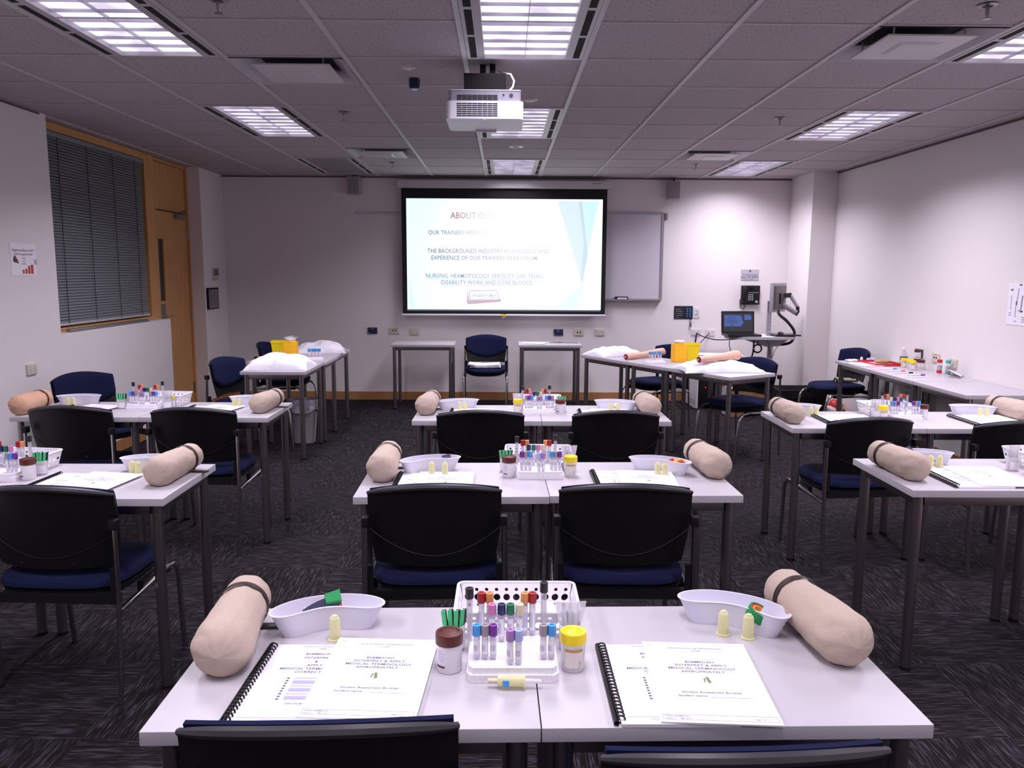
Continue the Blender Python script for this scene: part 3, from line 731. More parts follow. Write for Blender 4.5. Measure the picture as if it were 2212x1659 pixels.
def pair(x, y, xr, yr, name, sides=('left', 'right'), gap=.002, dy=0):
    """front-left corner and front-right corner of two tables side by side"""
    a = math.atan2(yr-y, xr-x); d = Vector((math.cos(a), math.sin(a)))
    out = table(x, y, math.degrees(a), 'white table, %s half of the %s pair' % (sides[0], name))
    x2, y2 = x+d.x*(TL_+gap), y+d.y*(TL_+gap)+dy
    o2 = table(x2, y2, math.degrees(a), 'white table, %s half of the %s pair' % (sides[1], name))
    return out, o2
pair(-.619, 1.277, .759, 1.297, 'nearest centre')
pair(-.522, 2.716, .853, 2.738, 'second centre', dy=.008)
pair(-.481, 4.165, .89, 4.165, 'third centre')
pair(-2.545, 2.69, -1.168, 2.688, 'nearest left')
pair(-2.635, 4.236, -1.257, 4.236, 'far left')
pair(1.496, 2.82, 2.88, 2.82, 'nearest right')
pair(1.475, 3.99, 2.86, 3.99, 'far right')
table(-1.215, 8.60, 0, 'bare white table against the front wall, left of the blue chair')
table(.168, 8.60, 0, 'white table with papers against the front wall, right of chair')
# left demonstration row (runs towards the front wall)
table(-1.545, 6.215, 90, 'white table with the nearer white pillow, left demonstration row')
table(-2.215, 6.905, 0, 'middle white table of the left demonstration row, under yellow containers')
table(-1.545, 7.415, 90, 'farthest white table of the left demonstration row')
# right demonstration row
ua = R(-59); ux, uy = math.cos(ua), math.sin(ua); vx, vy = -uy, ux
P0 = (.742, 7.60)
table(P0[0], P0[1], -59, 'white table with pillow nearest the front wall, right demonstration row')
q1 = (P0[0]+ux*.69, P0[1]+uy*.69)
q1b = (q1[0]+ux*.507, q1[1]+uy*.507)
table(q1b[0], q1b[1], 31, 'middle white table under orange container, right demonstration row')
q2 = (q1[0]+ux*.51, q1[1]+uy*.51)
table(q2[0], q2[1], -59, 'white table with crumpled pillow, nearest of the right demonstration row')
# side row on the right wall
for y, l in ((7.20, 'farthest'), (6.505, 'middle'), (5.81, 'nearest')):
    table(3.018, y, -90, 'white table along the right wall, %s of three' % l)

# ================================================================== CHAIRS
def make_chair():
    t = link('chair', None)
    def hw(z): 
        k = min(1, max(0, (z-.49)/.2)); return .207+.0205*math.sin(k*PI/2)
    def top(u): return .752+.034*(1-u*u)
    def yb(u, z): return -.195-.05*((z-.49)/.28)+.060*u*u
    def shell(u, v):
        u = 2*u-1; z = .49+(top(u)-.49)*v
        return (hw(z)*u, yb(u, z), z), (0, -1, 0)
    obj('backrest', MB().sheet(25, 15, shell, .010), 'black', t)
    lip = [(hw(top(u))*u*1.0, yb(u, top(u))-.006, top(u)-.004) for u in [k/12-1 for k in range(25)]]
    obj('back_rim', MB().tube(lip, [.0112*(1-.5*abs(k/12-1)**6) for k in range(25)], 8), mat('rim_plastic', (.035, .034, .040), .38), t)
    arc = [(hw(.53+.085*u*u)*u, yb(u, .53+.085*u*u)-.0105, .53+.085*u*u) for u in [k/12-1 for k in range(25)]]
    obj('back_ridge', MB().tube(arc, .0014, 6), 'black', t)
    def pad(u, v):
        u = (2*u-1)*.965; zb = .545+.085*u*u; zt = top(u)+.006; z = zb+(zt-zb)*v
        e = max(0, 1-((2*v-1)**8))*max(0, 1-u**10)
        return (hw(z)*u, yb(u, z)+.002, z), (0, .012+.020*e, 0)
    obj('back_pad', MB().sheet(25, 13, pad, 1.0), 'blue', t)
    # seat
    def outline(s, inset=0):
        pts = []
        for k in range(40):
            a = 2*PI*k/40; c, sn = math.cos(a), math.sin(a)
            p = 4.2 if sn < 0 else 2.9
            r_ = (abs(c)**p+abs(sn)**p)**(-1/p)
            pts.append(((.222-inset)*r_*c, (.222-inset)*r_*sn+.005))
        return pts
    mb = MB(); rings = [(.0, .420, .01), (.0, .428, 0), (.0, .440, 0), (0, .452, .006), (0, .459, .02), (0, .462, .05)]
    vs = []; fs = []
    for _, z, ins in rings: vs += [(x, y, z-(.012*max(0, (y-.12)/.1)**2)) for x, y in outline(0, ins)]
    for j in range(len(rings)-1):
        for k in range(40): fs.append((j*40+k, j*40+(k+1) % 40, (j+1)*40+(k+1) % 40, (j+1)*40+k))
    fs.append(tuple(range(40))[::-1]); fs.append(tuple((len(rings)-1)*40+k for k in range(40)))
    obj('seat', mb.add(vs, fs), 'blue', t)
    mb = MB(); vs = []; fs = []
    for z, ins in ((.372, .05), (.392, .012), (.418, .004)): vs += [(x, y, z-(.012*max(0, (y-.12)/.1)**2)) for x, y in outline(0, ins)]
    for j in range(2):
        for k in range(40): fs.append((j*40+k, j*40+(k+1) % 40, (j+1)*40+(k+1) % 40, (j+1)*40+k))
    fs.append(tuple(range(40))[::-1]); fs.append(tuple(80+k for k in range(40)))
    obj('seat_pan', mb.add(vs, fs), 'black', t)
    for s in (-1, 1):
        obj('leg', MB().tube([(s*.236, -.213, .66), (s*.238, -.216, .45), (s*.238, -.228, .2), (s*.236, -.245, .0)], .0105, 10, flat=.8), 'chrome2', t)
        path = [(s*.241, -.222, .355), (s*.240, 0, .37), (s*.236, .13, .378), (s*.234, .185, .372), (s*.232, .215, .35), (s*.231, .232, .31), (s*.228, .245, .2), (s*.225, .262, .0)]
        obj('leg', MB().tube(path, .0105, 10), 'chrome2', t)
        obj('arm_socket', MB().box(s*.2335-.0125, s*.2335+.0125, -.226, -.192, .636, .670, .005), 'black', t)
        obj('side_bracket', MB().box(s*.225-.012, s*.225+.012, -.05, .16, .352, .392, .004), 'black', t)
    b = MB(); b.box(-.235, .235, -.215, -.19, .375, .41); b.box(-.235, -.21, -.215, -.195, .40, .50); b.box(.21, .235, -.215, -.195, .40, .50)
    obj('frame', b, 'black', t, False)
    for s in (-1, 1): obj('screw', MB().lathe([(0, 0), (.006, 0), (.006, .003), (0, .004)], 10, rotT((s*.09, -.2085, .512), 0, R(90))), 'gloss_black', t)
    return t
CG = 'blue upholstered stacking chairs'
def chair(bx, by, rot, label, dist=.24):
    """bx,by = foot print of the top of the back; rot = way it faces (0 = +y)"""
    a = R(rot); x = bx-math.sin(a)*dist; y = by+math.cos(a)*dist
    return place('chair', make_chair, (x, y, 0), a, label, 'chair', CG)
chair(-.297, 1.172, 2.1, 'chair with black back, nearest the camera at bottom left of centre')
chair(.384, 1.10, 2.5, 'chair with black back, lowest at bottom right, mostly below the frame')
chair(-.228, 2.60, 3.0, 'black backed chair pushed to the left half of the second centre tables')
chair(.42, 2.606, -1.5, 'black backed chair pushed to the right half of the second centre tables')
chair(-.115, 4.04, 1, 'black backed chair at the left half of the third centre tables')
chair(.588, 4.04, 1, 'black backed chair at the right half of the third centre tables')
chair(-1.525, 2.565, -3, 'black backed chair cut by the left edge, at nearest left tables')
chair(-2.285, 4.13, -4, 'black backed chair at the far left tables, nearer the left wall')
chair(-1.62, 4.09, -3, 'black backed chair at the far left tables, nearer the aisle')
chair(1.845, 3.87, 6, 'black backed chair at the far right tables, nearer the aisle')
chair(2.54, 3.79, 3, 'black backed chair at the far right tables, cut by the right edge')
chair(-2.93, 5.50, -118, 'blue backed chair by the left wall behind the far left tables')
chair(-2.30, 6.52, -106, 'blue backed chair left of the nearer pillow, left demonstration row')
chair(-2.40, 7.93, -92, 'chair mostly hidden behind the yellow bucket, left demonstration row')
chair(-.19, 9.0, 180, 'blue chair under the projection screen facing the room')
chair(1.70, 7.86, 118, 'blue backed chair behind the orange container near the front wall')
chair(2.17, 6.68, 120, 'blue backed chair facing the crumpled pillow, right demonstration row')
chair(3.40, 7.55, 100, 'blue chair with straps on its seat, at the side table end')

# ================================================================== TABLE EQUIPMENT
from mathutils import noise as NZ
Z0 = TT+.0004
def make_arm(m):
    def f():
        t = link('injection_arm', None); L = .315; r0, r1 = .060, .0495
        def pt(u, v):
            a = 2*PI*u; s = v*L
            r = r0+(r1-r0)*min(1, s/.25)
            if v < .2: r *= math.sqrt(max(0, 1-((.2-v)/.2)**2.4))
            if v > .93: r *= math.sqrt(max(0, 1-((v-.93)/.07)**3))*.9+.1*(v < .999)
            if abs(s-.245) < .02: r *= 1-.06*(1-abs(s-.245)/.02)
            w_ = .0025*NZ.noise(Vector((math.cos(a)*3, math.sin(a)*3, s*22)))
            if v < .3: w_ -= .0055*max(0, 1-v/.3)*max(0, math.sin(a*6+1.8*math.sin(v*34)))**3*(NZ.noise(Vector((math.cos(a)*2, math.sin(a)*2, 5)))+.6)
            r = max(.0005, r+w_*min(1, r/.02))
            z = r*math.sin(a)
            if z < -r0*.84: z = -r0*.84-(abs(z)-r0*.84)*.25
            return (r*math.cos(a)*1.02, s, z+r0*.88)
        obj('padded_body', MB().grid(48, 54, pt, True), m, t, angle=60)
        obj('far_seam', MB().tube([(.032*math.cos(2*PI*k/24), L-.004, r0*.88+.032*math.sin(2*PI*k/24)) for k in range(24)], .0012, 5, True), m, t)
        sm = MB()
        for (cx, cz, rot) in ((.012, .018, .5), (-.02, .0, -.7)):
            pts = [(cx+.016*k/4*math.cos(rot)-.012, .012+.0045*abs(k-2), r0*.88+cz+.016*k/4*math.sin(rot)) for k in range(5)]
            sm.tube(pts, .0018, 5)
        obj('pucker_seam', sm, m, t)
        st = MB()
        def ring(u, v):
            a = 2*PI*u; rr = (.0520 if (v == 0 or v > .9) else .0545)
            return (rr*math.cos(a), .236+.016*v, r0*.88+rr*math.sin(a))
        st.grid(40, 5, ring, True); obj('strap', st, 'strap', t)
        obj('strap_tail', MB().box(.03, .088, .236, .262, .0006, .004, .001), 'gloss_black', t)
        return t
    return f
def arm(x0, y0, x1, y1, label, kind='skin', tailL=False):
    """(x0,y0) centre of the rounded hand end, (x1,y1) somewhere further up the limb"""
    a = math.atan2(y1-y0, x1-x0); d = Vector((math.cos(a), math.sin(a)))
    return place('arm'+kind, make_arm(kind), (x0-d.x*.045, y0-d.y*.045, Z0), a-PI/2, label, 'practice arm', 'padded practice arms')
# kidney dish --------------------------------------------------------
def kidney(a, sx=1.0, off=0.0):
    L, Wd = .122*sx, .052*sx
    x = L*math.cos(a); y = Wd*math.sin(a)
    x = math.copysign(abs(x/L)**.85, x)*L
    k = 1-(x/L)**2
    if y < 0: y += Wd*.72*k*k*(-y/Wd)
    y -= .35*Wd*(x/L)**2
    n = math.hypot(x, y) or 1
    return x*(1+off/n), y*(1+off/n)
def make_dish():
    t = link('kidney_dish', None)
    prof = [(.0, .80, .0), (.004, .815, .0), (.030, .91, 0), (.050, .985, 0), (.052, 1.02, .0), (.0535, 1.02, .0), (.0535, .985, -.0), (.030, .895, 0), (.005, .80, 0)]
    n = 64; vs = []; fs = []
    for z, sc, off in prof: vs += [(*kidney(2*PI*k/n, sc, off), z) for k in range(n)]
    for j in range(len(prof)-1):
        for k in range(n): fs.append((j*n+k, j*n+(k+1) % n, (j+1)*n+(k+1) % n, (j+1)*n+k))
    fs.append(tuple(range(n))[::-1]); fs.append(tuple((len(prof)-1)*n+k for k in range(n)))
    obj('bowl', MB().add(vs, fs), 'dish', t)
    obj('rim', MB().tube([(*kidney(2*PI*k/n, 1.01), .0525) for k in range(n)], .0016, 6, True), mat('dish_rim', (.85, .83, .92), .3), t)
    return t
def dish(x, y, deg, label): return place('dish', make_dish, (x, y, Z0), R(deg), label, 'dish', 'frosted kidney dishes')
def make_cap():
    o = obj('needle_holder', MB().lathe([(0, 0), (.0150, 0), (.0148, .003), (.0125, .004), (.0108, .046), (.009, .050), (.007, .051), (.006, .054), (0, .054)], 20), 'yellow_clear', None)
    return o
def capn(x, y, label): return place('cap', make_cap, (x, y, Z0), 0, label, 'needle holder', 'pale yellow needle holders')
# paper --------------------------------------------------------------
def curled(wd, ht, z0, th, curl):
    def fn(u, v):
        x = (u-.5)*wd; y = (v-.5)*ht
        z = z0+curl*((1-v)**6*(u**3)*1.0)+curl*.35*(math.sin(v*6+u*2)*.5+.5)*((1-u)**8)
        return (x, y, z), (0, 0, 1)
    return MB().sheet(10, 14, fn, th)
def make_booklet():
    t = link('assessment_booklet', None)
    obj('pages', curled(.211, .305, .0066, .003, .0), 'paper', t, angle=30)
    T = rotT((0, 0, .0098))
    for nm, L_ in (('header_text', [('<W.A SCHOOL OF PATHOLOGY>', 0, .124, .0075, 'CENTER'), ('WASP', 0, .113, .0070, 'CENTER')]),
        ('title_text', [('BSBMED301', 0, .064, .0115, 'CENTER'), ('INTERPRET & APPLY', 0, .051, .0115, 'CENTER'), ('MEDICAL TERMINOLOGY', 0, .038, .0115, 'CENTER'), ('APPROPRIATELY', 0, .025, .0115, 'CENTER')]),
        ('name_text', [('Student Assessment Booklet', .002, -.052, .0095, 'CENTER'), ('Student name:', -.062, -.065, .0095, 'LEFT')]), ('corner_text', [('WASP', -.098, .137, .004, 'LEFT')])):
        mb = MB(); text_mb(mb, L_, T)
        if nm == 'name_text': mb.box(-.002, .075, -.0665, -.066, .0097, .0099)
        obj(nm, mb, 'ink', t, False)
    q = MB(); q.prism([(.0, .008), (.005, .009), (.009, -.012), (.003, -.015)], .0097, .0099); q.prism([(-.004, .004), (.0, .003), (-.003, -.012), (-.005, -.012)], .0097, .0099)
    obj('emblem', q, mat('emblem_olive', (.22, .24, .12), .7), t, False)
    q = MB(); 
    for (a, b, c, d_) in ((-.1, .1, -.128, -.1275), (-.1, .1, -.144, -.1435), (-.1, -.0995, -.144, -.1275), (.0995, .1, -.144, -.1275)): q.box(a, b, c, d_, .0097, .0099)
    text_mb(q, [('WASP BSBMED301', -.096, -.134, .0055, 'LEFT'), ('Version 1     Mar 2017', -.096, -.1415, .005, 'LEFT'), ('Page 1 of 12', .06, -.139, .005, 'LEFT')], T); obj('footer', q, 'ink', t, False)
    return t
def make_manual():
    t = link('spiral_manual', None)
    obj('pages', curled(.208, .300, .0, .0062, .0), 'paper', t, angle=30)
    T = rotT((0, 0, .0065)); dx = .0
    for nm, L_ in (('header_text', [('W.A SCHOOL OF PATHOLOGY', dx, .138, .0060, 'CENTER'), ('WASP', dx, .129, .006, 'CENTER')]),
        ('title_text', [('BSBMED301', dx, .105, .0115, 'CENTER'), ('INTERPRET', dx, .089, .0115, 'CENTER'), ('&', dx, .073, .0115, 'CENTER'), ('APPLY', dx, .058, .0115, 'CENTER'), ('MEDICAL TERMINOLOGY', dx, .044, .0115, 'CENTER'), ('CORRECTLY', dx, .031, .0115, 'CENTER')]),
        ('caption_text', [('LEARNER MANUAL', dx-.02, -.083, .006, 'LEFT')])):
        mb = MB(); text_mb(mb, L_, T); obj(nm, mb, 'ink', t, False)
    q = MB()
    q.box(-.045, -.0446, -.075, .018, .0063, .0066)
    for k in range(9):
        y = .012-k*.0095; q.box(-.026, .018, y-.006*(k % 3 == 1)-.003, y, .0063, .0066); q.box(.026, .055, y-.007, y, .0063, .0066)
    q.box(-.09, .06, -.128, -.1265, .0063, .0066); q.box(-.05, .05, -.135, -.1335, .0063, .0066)
    obj('printed_table', q, 'ink2', t, False)
    q = MB()
    for k in range(9): q.box(-.040, -.035, .008-k*.0095, .012-k*.0095, .0063, .0067)
    obj('printed_marks', q, 'ink', t, False)
    sp = MB(); n = 24
    for k in range(n):
        y = -.138+k*.012
        sp.tube([(-.104+.0075*math.cos(a), y+.0015*a/PI, .0075+.0075*math.sin(a)) for a in [R(d_) for d_ in range(0, 271, 30)]], .0019, 6)
    obj('binding_loops', sp, 'gloss_black', t)
    obj('binding_spine', MB().tube([(-.1125, -.147, .006), (-.1125, .148, .006)], .0042, 8, flat=1.2), 'gloss_black', t)
    return t
def booklet(x, y, deg, label): return place('bk', make_booklet, (x, y, Z0), R(deg), label, 'booklet', 'loose printed assessment booklets')
def manual(x, y, deg, label): return place('mn', make_manual, (x, y, Z0), R(deg), label, 'manual', 'black spiral bound manuals')
# tubes, rack, jars -----------------------------------------------------
def make_tube(col, L):
    def f():
        t = link('blood_tube', None)
        o = obj('cap', MB().lathe([(0, L), (.0045, L-.002), (.0045, L), (.0083, L), (.0088, L-.020), (.0075, L-.022), (0, L-.022)], 12), 'cap_'+col, t)
        obj('vial', MB().lathe([(0, 0), (.004, .0006), (.0063, .005), (.0063, L-.0225)], 12), 'vial', t)
        if col != 'black':
            lb = MB()
            def g(u, v): a = PI*(1.05+.9*u); return (.0066*math.cos(a), .0066*math.sin(a), .012+(L-.042)*v)
            lb.grid(7, 2, g); obj('label', lb, 'label', t)
            q = MB()
            for k in range(4):
                def g2(u, v, k=k): a = PI*(1.2+.12*k+.06*u); return (.0068*math.cos(a), .0068*math.sin(a), .018+(L-.058)*v)
                q.grid(2, 2, g2)
            obj('label_print', q, 'ink2', t)
        return t
    return f
LEN = {'f': .070, 'm': .080, 'b': .092, 'k': .112}
def tube(col, row, x, y, z, label): return place('tube%s%s' % (col, row), make_tube(col, LEN[row]), (x, y, z), random.uniform(-.6, .6), label, 'blood tube', 'capped blood collection tubes')
def make_rack():
    t = link('tube_rack', None)
    poly = [(-.089, .012), (-.08, 0), (.08, 0), (.089, .012), (.089, .165), (-.089, .165)]
    mb = MB(); mb.prism([(x*1.0, y) for x, y in poly], 0, .016); mb.prism([(x*.965, .004+y*.975) for x, y in poly], .016, .029)
    obj('base', mb, 'foam', t, angle=20)
    obj('hole_rows', MB().add([], []) if False else hole_mb(), 'foam', t)
    return t
def hole_mb():
    mb = MB()
    for j in range(7):
        for i in range(10):
            mb.lathe([(.0075, .0291), (.0082, .0296), (.0088, .0291)], 10, Matrix.Translation((-.074+i*.0164, .018+j*.0215, 0)))
    return mb
ROWX_F = [-.070, -.054, -.038, -.005, .011, .045, .060, .076]
ROWX_M = [-.041, -.022, -.004, .015]
ROWX_B = [-.064, -.047, .026, .042]
def rack(x, y, deg, where, front, mid, back, blacks=2, sidew=('left', 'right')):
    a = R(deg); place('rack', make_rack, (x, y, Z0), a, 'white foam tube rack on the %s tables' % where, 'tube rack', 'white foam tube racks')
    def W_(lx, ly): return x+lx*math.cos(a)-ly*math.sin(a), y+lx*math.sin(a)+ly*math.cos(a)
    z = Z0+.0300
    def put(cols, row, xs, ys, rn):
        cnt = {}
        for i, c in enumerate(cols):
            if not c: continue
            dup = [k for k, cc in enumerate(cols) if cc == c]
            nm = c.replace('_', ' ')
            pos = '' if len(dup) == 1 else (' left' if dup[0] == i else (' right' if dup[-1] == i else ' middle'))
            px, py = W_(xs[i], ys[i] if isinstance(ys, list) else ys)
            tube(c, row, px, py, z, '%s capped tube%s in the %s row, %s tables' % (nm, ', the'+pos+' one' if pos else '', rn, where))
    put(front, 'f', ROWX_F, [.040, .040, .040, .018, .018, .040, .040, .040], 'front')
    put(mid, 'm', ROWX_M, .115, 'middle')
    put(back, 'b', ROWX_B, .145, 'back')
    for k, bx in enumerate((-.084, .066)[:blacks]):
        px, py = W_(bx, .152) if k else W_(-.0875, .12)
        tube('black', 'k', px, py, z, 'tall black capped glass tube at %s back of rack, %s tables' % (('left', 'right')[k], where))
def make_jar(kind):
    def f():
        t = link('specimen_jar', None)
        if kind == 'brown':
            obj('body', MB().lathe([(0, 0), (.0235, 0), (.025, .003), (.0245, .056), (0, .056)], 28), 'white_plastic', t)
            obj('lid', MB().lathe([(0, .0775), (.012, .078), (.018, .0765), (.02, .079), (.0265, .078), (.0275, .073), (.0275, .0565), (0, .0565)], 28), 'brown', t)
            q = MB()
            for k, (z, w_) in enumerate(((.045, .2), (.040, .25), (.035, .25), (.030, .25), (.025, .22))):
                def g(u, v, z=z, w_=w_): a = PI*(1.15+w_*u); return (.0252*math.cos(a), .0252*math.sin(a), z+.0012*v)
                q.grid(5, 2, g)
            obj('label_print', q, 'ink2', t)
            q = MB()
            def g(u, v): a = PI*(1.15+.25*u); return (.0252*math.cos(a), .0252*math.sin(a), .012+.004*v)
            q.grid(5, 2, g); obj('label_bar', q, 'brown', t)
        elif kind == 'yellow':
            obj('body', MB().lathe([(0, .001), (.021, .0), (.0225, .004), (.0245, .058)], 28), 'clear', t)
            obj('lid', MB().lathe([(0, .078), (.012, .0775), (.015, .0765), (.018, .079), (.0255, .079), (.0265, .075), (.0265, .0585), (0, .0585)], 28), 'yellow', t)
            lb = MB()
            def g(u, v): a = PI*(1.25+.5*u); return (.0247*math.cos(a), .0247*math.sin(a), .012+.036*v)
            lb.grid(8, 2, g); obj('label', lb, mat('jar_label', (.82, .75, .70), .6), t)
            lb = MB()
            def g(u, v): a = PI*(1.25+.5*u); return (.0249*math.cos(a), .0249*math.sin(a), .044+.006*v)
            lb.grid(8, 2, g)
            for s_ in (0, 1):
                def g(u, v, s_=s_): a = PI*(1.62+.035*s_+(.035*v if s_ == 0 else -.035*v+.03)+.012*u); return (.0249*math.cos(a), .0249*math.sin(a), .015+.012*v)
                lb.grid(3, 2, g)
            obj('label_band', lb, mat('jar_band', (.55, .33, .10), .6), t)
        return t
    return f
def jar(kind, x, y, z, label): return place('jar'+kind, make_jar(kind), (x, y, z), 0, label, 'specimen jar', '%s lidded specimen jars' % kind)
def make_clearjar():
    t = link('clear_jar', None)
    obj('body', MB().lathe([(0, .001), (.021, .0), (.0225, .004), (.0235, .052), (.0245, .054), (.0225, .054), (.0215, .006), (0, .005)], 24), 'clear', t)
    lb = MB()
    def g(u, v): a = PI*(1.1+.8*u); return (.0237*math.cos(a), .0237*math.sin(a), .006+.032*v)
    lb.grid(10, 2, g); obj('label', lb, 'label', t)
    return t
def make_stick(col):
    def f(): return obj('lancet_stick', MB().box(-.0045, .0045, -.0025, .0025, 0, .078, .001), 'pen_green' if col == 'green' else 'gloss_black', None)
    return f
def penjar(x, y, where, n=4):
    place('cjar', make_clearjar, (x, y, Z0), 0, 'clear jar holding green and black sticks on the %s tables' % where, 'jar', 'clear jars')
    k = 0
    for j in range(n):
        for col, dx, dy in (('green', -.013+j*.008, -.010+.003*(j % 2)), ('black', -.011+j*.008, .006+.003*(j % 2))):
            o = place('stick'+col, make_stick(col), (x+dx, y+dy, Z0+.007), .1*j, '%s plastic stick standing in the clear jar, %s tables' % (col, where), 'plastic stick', '%s sticks in the jar, %s tables' % (col, where))
            o.rotation_euler = (R(-4 if col == 'green' else 5), R(-7+j*4.5), .1*j)
def make_packet():
    t = link('needle_packet', None)
    obj('sleeve', MB().sheet(3, 6, lambda u, v: ((-.010+.020*u, .002*math.sin(v*5), .095*v), (0, 1, 0)), .0012), 'clear', t)
    obj('needle', MB().tube([(0, .0045, .03), (0, .0045, .072)], .0032, 6), mat('teal_hub', (.08, .45, .45), .4), t)
    return t
def cup(x, y, where, n=4):
    place('cjar', make_clearjar, (x, y, Z0), PI*.1, 'clear cup holding wrapped needle packets on the %s tables' % where, 'jar', 'clear jars')
    for j in range(n):
        o = place('packet', make_packet, (x-.010+.007*j, y-.008+.010*(j % 2), Z0+.0065), .2*j, 'clear wrapped needle packet standing in the cup, %s tables' % where, 'needle packet', 'needle packets in the cup, %s tables' % where)
        o.rotation_euler = (R(-5+6*(j % 2)), R(-9+6*j), .3*j-.4)
def make_basket():
    t = link('basket', None)
    A, B, H, fl = .118, .068, .062, .014
    def wall(p0, p1, n, flare):
        """holed wall from p0 to p1 (bottom), leaning out by flare vector"""
        mb = MB(); p0, p1 = Vector(p0), Vector(p1); F_ = Vector(flare)
        rows = [0, .022, .046, H]
        def P(u, z): k = z/H; return p0.lerp(p1, .5+(u-.5)*(1+.1*k))+F_*k+Vector((0, 0, z))
        mb.add([P(0, 0), P(1, 0), P(1, .006), P(0, .006)], [(0, 1, 2, 3)]); mb.add([P(0, .054), P(1, .054), P(1, H), P(0, H)], [(0, 1, 2, 3)])
        zr = [.006, .020, .040, .054]; K = 16; Wt = (p1-p0).length
        for j in range(3):
            nn = n; 
            for i in range(nn):
                u0, u1 = i/nn, (i+1)/nn; za, zb = zr[j], zr[j+1]; cu, cz = (u0+u1)/2, (za+zb)/2
                r = .0075 if j == 1 else .0038
                sq = []; ci = []
                for k in range(K):
                    a = 2*PI*k/K+PI/4; c, s_ = math.cos(a), math.sin(a); m_ = max(abs(c), abs(s_))
                    sq.append(P(cu+c/m_*(u1-u0)/2, cz+s_/m_*(zb-za)/2)); ci.append(P(cu+c*r/Wt, cz+s_*r))
                mb.add(sq+ci, [(k, (k+1) % K, K+(k+1) % K, K+k) for k in range(K)])
        return mb
    mb = MB()
    for p0, p1, n, f in (((-A, -B, 0), (A, -B, 0), 11, (0, -fl, 0)), ((A, -B, 0), (A, B, 0), 6, (fl, 0, 0)), ((A, B, 0), (-A, B, 0), 11, (0, fl, 0)), ((-A, B, 0), (-A, -B, 0), 6, (-fl, 0, 0))):
        w_ = wall(p0, p1, n, f); mb.add(w_.v, w_.f)
    mb.box(-A, A, -B, B, 0, .002)
    o = obj('holed_body', mb, 'white_plastic', t, False)
    md = o.modifiers.new('thick', 'SOLIDIFY'); md.thickness = .0016; md.offset = 0
    pts = []
    for cx, cy, a0 in ((A+fl-.012, B+fl-.012, 0), (-A-fl+.012, B+fl-.012, 90), (-A-fl+.012, -B-fl+.012, 180), (A+fl-.012, -B-fl+.012, 270)):
        for k in range(5): a = R(a0+k*22.5); pts.append((cx+.014*math.cos(a), cy+.014*math.sin(a), H+.001))
    obj('rim', MB().tube(pts, .0042, 8, True, flat=.7), 'white_plastic', t)
    return t
def make_gauze():
    def f(u, v):
        a = 2*PI*u; b = PI*(v-.5); n_ = NZ.noise(Vector((math.cos(a)*2, math.sin(a)*2, b*2)))
        c = max(0, math.cos(b))**.5
        return ((.034+.006*n_)*c*math.cos(a), (.024+.004*n_)*c*math.sin(a), .019+.018*math.sin(b)*(1+.3*n_))
    t = link('gauze_roll', None)
    obj('wrapping', MB().grid(20, 10, f, True), 'gauze', t)
    q = MB()
    for k in range(4): q.tube([(-.018+.009*j, -.008+.005*k, .0365+.0015*math.sin(j+k)) for j in range(4)], .0008, 4)
    obj('print', q, 'ink2', t)
    return t
def basket(x, y, deg, where, n=3):
    a = R(deg); place('basket', make_basket, (x, y, Z0), a, 'white plastic basket with round holes on the %s tables' % where, 'basket', 'white plastic baskets')
    for i, (dx, dy, rz) in enumerate(((-.075, .018, .9), (-.012, .012, .2), (.062, .020, -.6))[:n]):
        o = place('gauze', make_gauze, (x+dx*math.cos(a)-dy*math.sin(a), y+dx*math.sin(a)+dy*math.cos(a), Z0+.0025), rz+a, 'crumpled white gauze packet %s inside the basket, %s tables' % (('at the left end', 'in the middle', 'at the right end')[i], where), 'gauze packet', 'gauze packets in baskets')
        if i == 0: o.rotation_euler = (R(50), 0, rz+a); o.location.z += .006
# tourniquets and syringes in dishes
def make_roll(c1, c2, c3, r=.026):
    def f():
        t = link('tourniquet', None)
        for i, c in enumerate((c1, c2, c3)):
            rr = r-.004*i; pts = [(rr*math.cos(a_)*(1-.04*k/10), rr*math.sin(a_), 0) for k, a_ in enumerate([2*PI*j/20 for j in range(17-2*i)])]
            mb = MB(); N_ = len(pts)
            vs = []
            for (x, y, z) in pts: vs += [(x, -.011+.001*i, y+r), (x, .011-.001*i, y+r)]
            mb.add(vs, [(2*k, 2*k+1, 2*k+3, 2*k+2) for k in range(N_-1)])
            o = obj('band', mb, c, t); md = o.modifiers.new('th', 'SOLIDIFY'); md.thickness = .003
        return t
    return f
def make_wedge(c1, c2, c3):
    def f():
        t = link('tourniquet', None)
        for i, c in enumerate((c1, c2, c3)):
            mb = MB(); u0, u1 = ((0, 1), (.08, .93), (.62, 1.0))[i]
            def g(u, v, i=i, u0=u0, u1=u1):
                u = u0+(u1-u0)*u; x = -.045+.09*u
                return ((x, -.012+.024*v+.004*i, .004+.008*i+.018*u+.016*u*v+.004*math.sin(u*4)), (0, .2, 1))
            mb.sheet(8, 3, g, .005); obj('fold', mb, c, t)
        return t
    return f
def make_syringe():
    t = link('syringe', None); Y_ = rotT((0, 0, .006), 0, R(90), 0)
    obj('barrel', MB().lathe([(.0, 0), (.0045, 0), (.0045, .055), (.003, .058), (0, .058)], 10, Y_), 'clear', t)
    obj('plunger', MB().lathe([(0, -.022), (.006, -.022), (.006, -.020), (.0018, -.019), (.0018, .02), (.004, .021), (.004, .026), (0, .026)], 10, Y_), 'white_plastic', t)
    obj('tip', MB().lathe([(0, .0585), (.0022, .0585), (.0016, .072), (0, .072)], 8, Y_), 'gloss_black', t)
    return t
